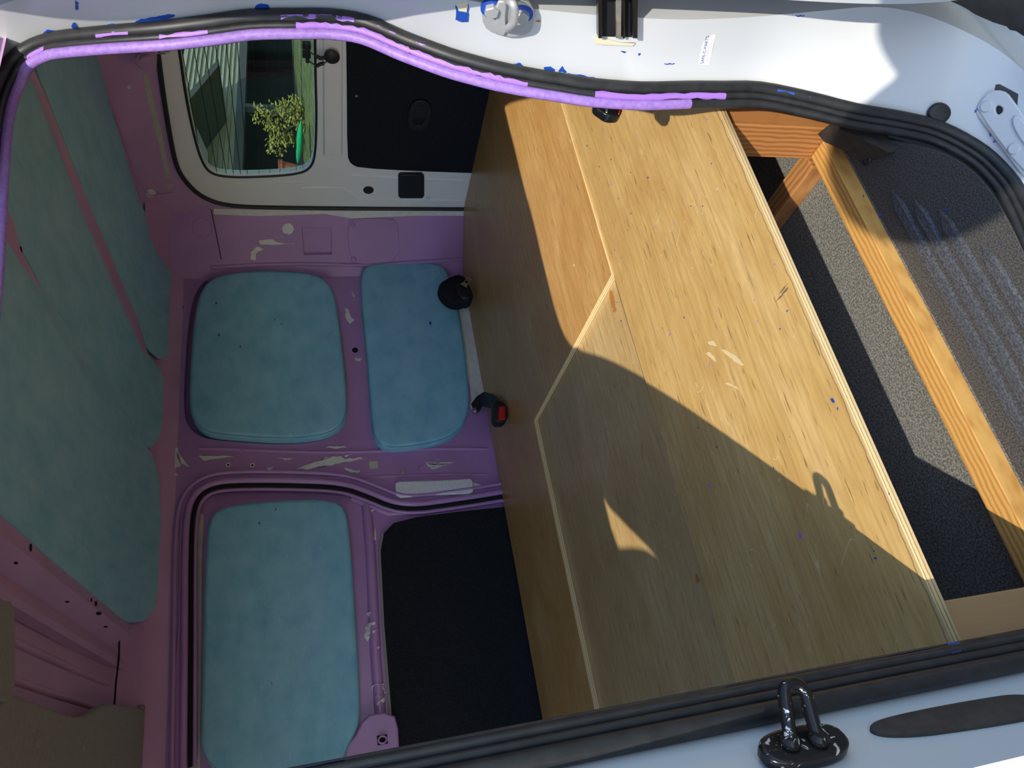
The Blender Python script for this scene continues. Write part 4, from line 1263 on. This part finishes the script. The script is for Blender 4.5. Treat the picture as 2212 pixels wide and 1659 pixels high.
slab('eave_shadow', [(469, 150), (463, 182), (455, 228), (424, 268), (411, 262), (404, 224)], 0.06, 0.35, 'eave_shade')  # dark slab standing in for the eave's shadow on the siding
slab('wing_roof', [(424, 272), (449, 330), (452, 400), (380, 410), (396, 290)], 0.06, 0.5, 'roof_fascia')

def leaves(name, blobs, nleaf, size, mat, parent):
    bm = bmesh.new()
    for c, r in blobs:
        for _ in range(nleaf):
            d = V((random.gauss(0, 1), random.gauss(0, 1), random.gauss(0, 1))).normalized() * r * random.uniform(0.4, 1.0)
            p = c + d
            u = V((random.gauss(0, 1), random.gauss(0, 1), random.gauss(0, 1))).normalized()
            w = u.orthogonal().normalized()
            s = size * random.uniform(0.6, 1.3)
            bm.faces.new([bm.verts.new(p + u * s), bm.verts.new(p + w * s * 0.45), bm.verts.new(p - u * s), bm.verts.new(p - w * s * 0.45)])
    return obj(name, bm, mat, parent)
TX = 8.2
sh = thing('garden_shrub', 'yellow green shrub with bare pale branches on the lawn', 'shrub')
bl = [(at(x, y, 0, TX), r) for x, y, r in ((572, 248, 0.20), (592, 262, 0.17), (600, 285, 0.20), (610, 232, 0.14), (622, 300, 0.14), (596, 318, 0.15), (640, 225, 0.14), (655, 270, 0.13), (632, 250, 0.15), (668, 275, 0.10), (646, 240, 0.11))]
leaves('foliage', bl, 150, 0.03, 'leaf_yellow', sh)['kind'] = 'stuff'
rt = at(720, 255, 0, TX)
for x, y in ((575, 250), (600, 285), (612, 232), (598, 318), (640, 222), (660, 285)):
    e = at(x, y, 0, TX)
    m1 = at(648, 252, 0, TX)
    tube('branch', [rt, m1.lerp(rt, 0.3), m1.lerp(e, 0.45) + V((0.03, 0, 0.03)), e], [0.03, 0.022, 0.014, 0.006], 'bark', sh, seg=6)
dt = thing('background_tree', 'dark green tree crown above the house siding', 'tree')
leaves('foliage', [(at(x, y, 0, 26), r) for x, y, r in ((398, 100, 1.4), (410, 80, 1.2), (402, 140, 0.9), (392, 60, 1.4))], 260, 0.2, 'leaf_dark', dt)['kind'] = 'stuff'
tube('trunk', [at(470, 60, 0, 26) - V((0, 0, 3.2)), at(470, 60, 0, 26), at(400, 90, 0, 26)], [0.25, 0.2, 0.08], 'bark', dt, seg=8)
ky = thing('green_kayak', 'long bright green kayak lying on the lawn beyond the rear glass', 'kayak')
p0, p1 = at(650, 262, 0, 7.6), at(643, 352, 0, 7.6)
bm = bmesh.new()
rows = []
for i in range(17):
    f = i / 16
    c = p0.lerp(p1, f)
    r = 0.045 * math.sin(math.pi * min(max(f, 0.02), 0.98)) ** 0.6
    rows.append([bm.verts.new(c + V((math.cos(q) * r * 1.4, 0, math.sin(q) * r - 0.25 * r * 0))) for q in [2 * math.pi * j / 12 for j in range(12)]])
for a, c in zip(rows, rows[1:]):
    for j in range(12):
        bm.faces.new((a[j], a[(j + 1) % 12], c[(j + 1) % 12], c[j]))
bm.faces.new(rows[0])
bm.faces.new(list(reversed(rows[-1])))
bmesh.ops.recalc_face_normals(bm, faces=bm.faces)
smooth(obj('hull', bm, 'hull_green', ky), 50)
mid = p0.lerp(p1, 0.5)
tube('cockpit_rim', [mid + V((0.035 * math.cos(q), 0.14 * math.sin(q), 0.045)) for q in [j * math.pi / 8 for j in range(16)]], 0.006, 'black_plastic', ky, closed=True, seg=6)
fp = at(612, 377, 0, 6.8)
pt = thing('flower_pot', 'terracotta pot by the lower corner of the rear glass', 'pot')
bm = bmesh.new()
rows = [[bm.verts.new(fp + V((r * math.cos(q), r * math.sin(q), z))) for q in [2 * math.pi * j / 16 for j in range(16)]] for r, z in ((0.10, -0.3), (0.16, 0.0), (0.18, 0.0), (0.18, 0.05), (0.15, 0.05), (0.14, -0.02))]
for a, c in zip(rows, rows[1:]):
    for j in range(16):
        bm.faces.new((a[j], a[(j + 1) % 16], c[(j + 1) % 16], c[j]))
bm.faces.new(rows[0])
bm.faces.new(rows[-1])
bmesh.ops.recalc_face_normals(bm, faces=bm.faces)
obj('pot_body', bm, 'terracotta', pt)

# ---- the photographer, whose shadow falls on the sill and mat
def skinned(name, J, E_, R_, mat, parent=None):
    bm = bmesh.new()
    for i, j in E_:
        a, c = V(J[i]), V(J[j])
        m_ = max(2, int((c - a).length / 0.02))
        for k in range(m_ + 1):
            f = k / m_
            r = R_[i] * (1 - f) + R_[j] * f
            bmesh.ops.create_icosphere(bm, subdivisions=2, radius=r, matrix=Matrix.Translation(a.lerp(c, f)))
    o = obj(name, bm, mat, parent)
    rm = o.modifiers.new('rm', 'REMESH')
    rm.mode = 'VOXEL'
    rm.voxel_size = 0.014 if len(J) > 15 else 0.004
    sm_ = o.modifiers.new('sm', 'SMOOTH')
    sm_.iterations = 4
    me2 = bpy.data.meshes.new_from_object(o.evaluated_get(bpy.context.evaluated_depsgraph_get()))
    o.modifiers.clear()
    o.data = me2
    for p in me2.polygons:
        p.use_smooth = True
    return o
HX_, UZ = -0.29, 0.03
J = [(HX_, -0.40, -0.42), (HX_, -0.38, -0.22), (HX_, -0.35, 0.0), (HX_, -0.31, 0.07 + UZ), (HX_, -0.25, 0.12 + UZ), (HX_, -0.21, 0.19 + UZ), (HX_, -0.22, 0.24 + UZ),
     (HX_ - 0.17, -0.36, 0.0), (HX_ - 0.20, -0.25, -0.22), (HX_ + 0.12, -0.15, -0.08), (HX_ + 0.15, -0.31, 0.085), (HX_ + 0.24, -0.25, 0.11), (HX_ + 0.27, -0.15, 0.02),
     (HX_ - 0.10, -0.40, -0.50), (HX_ - 0.11, -0.38, -0.92), (HX_ - 0.11, -0.42, -1.31), (HX_ - 0.12, -0.28, -1.345), (HX_ + 0.10, -0.40, -0.50), (HX_ + 0.11, -0.38, -0.92), (HX_ + 0.11, -0.42, -1.31), (HX_ + 0.12, -0.28, -1.345)]
E_ = [(0, 1), (1, 2), (2, 3), (3, 4), (4, 5), (5, 6), (2, 7), (7, 8), (8, 9), (2, 10), (10, 11), (11, 12), (0, 13), (13, 14), (14, 15), (15, 16), (0, 17), (17, 18), (18, 19), (19, 20)]
R_ = [0.15, 0.14, 0.14, 0.085, 0.08, 0.115, 0.09, 0.065, 0.045, 0.032, 0.115, 0.07, 0.04, 0.09, 0.065, 0.045, 0.035, 0.09, 0.065, 0.045, 0.035]
person = thing('person', 'person in dark clothes standing outside the open side door taking a photo', 'person')
skinned('body', J, E_, R_, 'dark_clothes', person)
for hx0, hy0, hz0, s in ((HX_ + 0.12, -0.15, -0.08, 1), (HX_ + 0.27, -0.15, 0.02, -1)):
    HJ, HE, HR = [(hx0, hy0, hz0), (hx0 + 0.03 * s, hy0 + 0.035, hz0 + 0.035)], [(0, 1)], [0.026, 0.03]
    for f in range(5):
        b0 = len(HJ)
        o1 = V((hx0 + 0.03 * s, hy0 + 0.035, hz0 + 0.035)) + V((0.0, 0.012 * (f - 2), 0.02))
        ln = (0.045, 0.062, 0.07, 0.065, 0.05)[f]
        HJ += [tuple(o1 + V((0.01 * s, 0.004, ln * 0.5))), tuple(o1 + V((0.03 * s, 0.012, ln * 0.8)))]
        HE += [(1, b0), (b0, b0 + 1)]
        HR += [0.0085, 0.0075]
    skinned('hand', HJ, HE, HR, 'skin', person)

# ================================================================== PAINT SCRAPES, TAPE AND FLAKES
WB = bvh_of([wall_r, corner, door2] + [c for c in list(corner.children) + list(wall_r.children) + list(door2.children) if c.name.startswith(('roof_corner', 'access', 'bare', 'stile', 'carpet', 'pressed', 'latch_cover'))])
SCR = [[(640, 1012), (660, 1006), (690, 1000), (700, 990), (735, 985), (745, 992), (780, 988), (784, 992), (745, 998), (720, 1005), (690, 1008), (665, 1015)],
       [(742, 1010), (760, 1018), (780, 1015), (775, 1022), (755, 1020)], [(365, 985), (375, 970), (385, 968), (381, 990), (393, 1006), (375, 1012), (372, 1000)],
       [(345, 1028), (370, 1022), (385, 1025), (365, 1035), (355, 1050), (345, 1062), (340, 1055), (350, 1040)], [(384, 974), (398, 998), (410, 1008), (392, 1002)],
       [(428, 986), (470, 985), (505, 986), (465, 991), (440, 995)], [(600, 990), (632, 990), (620, 994)], [(1020, 1042), (1045, 1052), (1042, 1058), (1022, 1058)],
       [(921, 999), (928, 1008), (940, 1010), (958, 1002), (980, 999), (958, 1006), (936, 1014), (925, 1008)], [(745, 666), (752, 668), (758, 688), (766, 691), (755, 700), (748, 690)],
       [(760, 628), (766, 640), (762, 642)], [(765, 773), (775, 776), (782, 774), (776, 781), (768, 779)], [(745, 984), (760, 981), (745, 988)],
       [(704, 966), (740, 964), (750, 968), (720, 969)], [(575, 1012), (590, 1008), (582, 1018)], [(787, 1376), (790, 1352), (795, 1346), (812, 1344), (811, 1348), (801, 1351), (799, 1375), (794, 1386)],
       [(802, 1487), (805, 1480), (815, 1477), (826, 1477), (829, 1490), (835, 1497), (820, 1504), (806, 1503)], [(833, 1502), (832, 1512), (822, 1521), (814, 1523), (822, 1513)],
       [(791, 1327), (800, 1322), (797, 1332)], [(804, 1363), (816, 1360), (806, 1368)], [(814, 1398), (824, 1395), (816, 1402)], [(801, 1102), (808, 1099), (803, 1109)], [(810, 1140), (812, 1168), (806, 1166)],
       [(560, 519), (590, 516), (592, 524), (640, 525), (600, 528), (562, 528)], [(541, 545), (555, 533), (570, 537), (552, 548), (553, 562), (542, 560)],
       [(370, 724), (385, 720), (388, 728), (376, 732)], [(365, 732), (376, 738), (368, 742)], [(974, 646), (990, 660), (1012, 646), (1030, 740), (1052, 868), (1040, 876), (1018, 884), (1014, 830), (1004, 740), (990, 668)]]
for P in SCR:
    decal('paint_scrape', P, WB, 'bare_white', wall_r, 0.0022, 1.6)
decal('paint_scrape', [(622 + 13 * math.cos(q), 494 + 12 * math.sin(q)) for q in [k * math.pi / 6 for k in range(12)]], WB, 'bare_white', corner, 0.002, 1.2)
decal('glue_patch', [(797, 997), (815, 996), (817, 1012), (799, 1014)], WB, 'grimy_cream', wall_r, 0.0015, 1.0)
HBV = bvh_of([header, corner] + [c for c in corner.children if c.name.startswith('roof_corner')])
decal('paint_scrape', [(325 + 11 * math.cos(q), 417 + 9 * math.sin(q)) for q in [k * math.pi / 5 for k in range(10)]], HBV, 'bare_white', header, 0.002, 0.8)
decal('paint_scrape', [(273, 186), (280, 182), (284, 190), (277, 193)], HBV, 'bare_white', header, 0.0015, 0.8)
decal('paint_scrape', [(308, 160), (318, 152), (330, 210), (345, 270), (358, 330), (372, 400), (366, 425), (352, 350), (335, 285), (318, 220)], HBV, 'grimy_cream', header, 0.0012, 1.0)
# tape left on the jamb along the seal
TAPE = [[(985, 8), (1012, 5), (1012, 45), (998, 47), (984, 42)], [(1110, 137), (1125, 136), (1130, 143), (1120, 145)], [(1174, 146), (1190, 143), (1199, 150), (1196, 156), (1180, 153)], [(1206, 153), (1215, 142), (1224, 156)],
        [(1226, 157), (1280, 166), (1300, 173), (1280, 172), (1240, 163)], [(86, 76), (100, 64), (130, 66), (160, 63), (155, 72), (100, 84), (88, 84)], [(300, 42), (340, 35), (366, 30), (378, 32), (360, 40), (310, 50)],
        [(288, 48), (300, 43), (310, 50), (290, 55)], [(154, 55), (160, 48), (170, 62), (160, 68)], [(163, 0), (170, 5), (168, 20), (163, 18)], [(548, 24), (552, 12), (562, 7), (580, 10), (585, 24)], [(232, 52), (245, 50), (255, 58), (240, 60)],
        [(2104, 245), (2112, 230), (2122, 220), (2116, 238)], [(2147, 300), (2152, 306), (2146, 309)], [(1340, 110), (1352, 111), (1348, 114)], [(1378, 116), (1384, 115), (1380, 120)], [(1434, 137), (1458, 137), (1440, 139)],
        [(2136, 284), (2142, 290), (2140, 296)], [(1718, 32), (1738, 33), (1735, 36), (1722, 36)]]
TB = bvh_of([wall_l])
for P in TAPE:
    decal('tape_remnant', P, TB, 'blue_tape', wall_l, 0.0009, 1.5)
decal('rust_spot', [(1157, 45), (1163, 43), (1168, 45), (1163, 47)], TB, 'rust', wall_l, 0.0008)
decal('tape_remnant', [(985, 6), (1012, 2), (1008, 25), (992, 22)], TB, 'masking_tape', wall_l, 0.0012, 1.0)
# blue tape along the deck corner and the front seal
decal('tape_remnant', [(2046, 1391), (2072, 1388), (2076, 1406), (2054, 1412)], bvh_of([strip] + list(strip.children)), 'blue_tape', strip, 0.001)

def flake_mesh(nm, s, mat):
    me = bpy.data.meshes.new(nm)
    r = random.Random(s)
    k = 7
    pts_ = []
    for i in range(k):
        q = 2 * math.pi * i / k + r.uniform(-0.3, 0.3)
        rr = r.uniform(0.45, 1.0)
        pts_.append((math.cos(q) * rr * 1.25, math.sin(q) * rr * 0.8))
    vs = [(x, y, 0.0) for x, y in pts_] + [(x, y, 0.12 + 0.08 * r.random()) for x, y in pts_]
    fs_ = [tuple(range(k, 2 * k))] + [(i, (i + 1) % k, k + (i + 1) % k, k + i) for i in range(k)]
    me.from_pydata(vs, [], fs_)
    me.materials.append(MATS[mat])
    return me
FM = {c: [flake_mesh('paint_flake', s, m_) for s in range(4)] for c, m_ in (('p', 'purple_flake'), ('b', 'blue_flake'))}
SKIP = set()
things_bv = bvh_of([o for o in COL.objects if o.type == 'MESH' and o.name.startswith(('deck_board', 'floor_beam', 'floor', 'mat_', 'cross_beam'))])
pads_bv = bvh_of([o for o in COL.objects if o.type == 'MESH' and o.name.startswith(('pad', 'wall_right', 'door_2'))])
def sc(L, ox, oy, s):
    return [(ox + a[0] / s, oy + a[1] / s) + tuple(a[2:]) for a in L]
DF = sc([(1370, 100, 'p', 3), (1560, 100, 'p', 4), (1565, 160, 'p', 4), (1485, 320, 'p', 5), (1330, 350, 'p', 5), (1720, 225, 'p', 3), (870, 375, 'p', 5), (1345, 905, 'p', 3), (1510, 950, 'p', 3), (1850, 1075, 'p', 4), (1448, 1275, 'p', 8), (1790, 1530, 'p', 7),
         (2170, 980, 'p', 5), (2200, 1160, 'p', 5), (1085, 790, 'p', 3), (985, 1135, 'p', 4), (1010, 115, 'b', 4), (1118, 242, 'b', 4), (1630, 178, 'b', 4), (1730, 180, 'b', 4), (980, 555, 'b', 3), (1030, 620, 'b', 3), (1088, 380, 'b', 3), (1385, 1220, 'b', 3),
         (1572, 1130, 'b', 5), (1000, 1000, 'b', 4), (1035, 1160, 'b', 5), (1335, 1365, 'b', 3)], 1080, 400, 3.95)
DF += sc([(600, 248, 'b', 11), (640, 312, 'b', 6), (118, 795, 'b', 5), (1055, 1010, 'b', 5), (335, 1340, 'p', 12), (950, 1530, 'b', 6), (935, 1470, 'b', 4), (250, 540, 'b', 3), (770, 700, 'p', 3)], 1640, 800, 3.77)
DF += sc([(935, 135, 'b', 5), (1765, 625, 'b', 5), (1612, 465, 'b', 4), (1705, 940, 'p', 8), (865, 475, 'b', 4), (1325, 1180, 'p', 6), (970, 1168, 'p', 4), (510, 1100, 'p', 6), (1340, 715, 'p', 4), (1405, 800, 'b', 3)], 1080, 800, 3.77)
DF += sc([(130, 660, 'p', 6), (235, 1050, 'b', 5), (175, 1200, 'b', 5), (870, 95, 'b', 6), (1010, 252, 'b', 8), (1462, 333, 'b', 7), (1628, 612, 'b', 5), (1560, 205, 'b', 6), (2095, 60, 'b', 9), (2010, 490, 'b', 4), (1850, 1340, 'b', 4)], 1640, 400, 3.867)
DF += sc([(875, 1108, 'p', 4), (745, 1243, 'b', 5), (950, 1360, 'b', 4), (850, 1422, 'b', 4), (1115, 1470, 'b', 4), (1265, 1515, 'b', 5), (1170, 1150, 'p', 4), (1100, 1328, 'p', 4), (940, 1575, 'p', 4), (1805, 1395, 'b', 4), (865, 960, 'p', 6), (1770, 1015, 'p', 4)], 1080, 0, 3.95)
PF = [(930, 698, 'b', 9), (593, 691, 'b', 4), (608, 700, 'b', 4), (473, 724, 'b', 6), (467, 655, 'b', 6), (519, 749, 'b', 5), (596, 1100, 'b', 5), (560, 1130, 'b', 5), (382, 655, 'b', 7), (394, 664, 'b', 6), (375, 562, 'b', 5), (368, 710, 'b', 5), (534, 576, 'b', 7), (442, 593, 'b', 6), (587, 1476, 'p', 5)]
nf = 0
for LIST, bv_, lab_d in ((DF, things_bv, True), (PF, pads_bv, False)):
    for x, y, c, s in LIST:
        p, nn = hit(bv_, x, y)
        if p is None:
            continue
        o = bpy.data.objects.new('paint_flake', random.choice(FM[c]))
        COL.objects.link(o)
        rad = s * 0.5 * p.length / F
        o.scale = (rad * 1.25, rad * 1.25, 0.0022 if rad > 0.0022 else rad)
        q = nn.to_track_quat('Z', 'Y')
        if lab_d:
            # flakes look drawn out along the grain from this low angle, so lie them any way round
            o.rotation_euler = (0, 0, random.uniform(0, 3.1))
        else:
            o.rotation_euler = q.to_euler()
        o.location = p + nn * 0.0001
        col_ = 'purple' if c == 'p' else 'blue'
        if lab_d:
            onf = 'floor' if p.z < -0.7 else 'deck'
            if onf == 'floor':
                tag(o, 'tiny loose %s paint flake on the floor beside the plywood deck' % col_, 'paint flake', 'paint flakes on the floor')
            else:
                tag(o, 'tiny loose %s paint flake lying on the plywood deck' % col_, 'paint flake', 'paint flakes on the deck')
        else:
            tag(o, 'tiny %s paint flake stuck to the far padded wall' % col_, 'paint flake', 'paint flakes on the wall')
        SKIP.add(o.name)

# ================================================================== set each thing's origin at its base
bpy.context.view_layer.update()
def family(o):
    out = [o]
    for c in o.children:
        out += family(c)
    return out
for o in list(COL.objects):
    if o.parent or o.name in SKIP or o.type not in ('MESH', 'EMPTY'):
        continue
    vs = [v.co for f_ in family(o) if f_.type == 'MESH' for v in f_.data.vertices]
    if not vs:
        continue
    L = V(((min(v.x for v in vs) + max(v.x for v in vs)) / 2, (min(v.y for v in vs) + max(v.y for v in vs)) / 2, min(v.z for v in vs)))
    if o.type == 'MESH':
        o.data.transform(Matrix.Translation(-L))
    o.location = L
    for c in o.children:
        c.location = -L
bpy.context.view_layer.update()
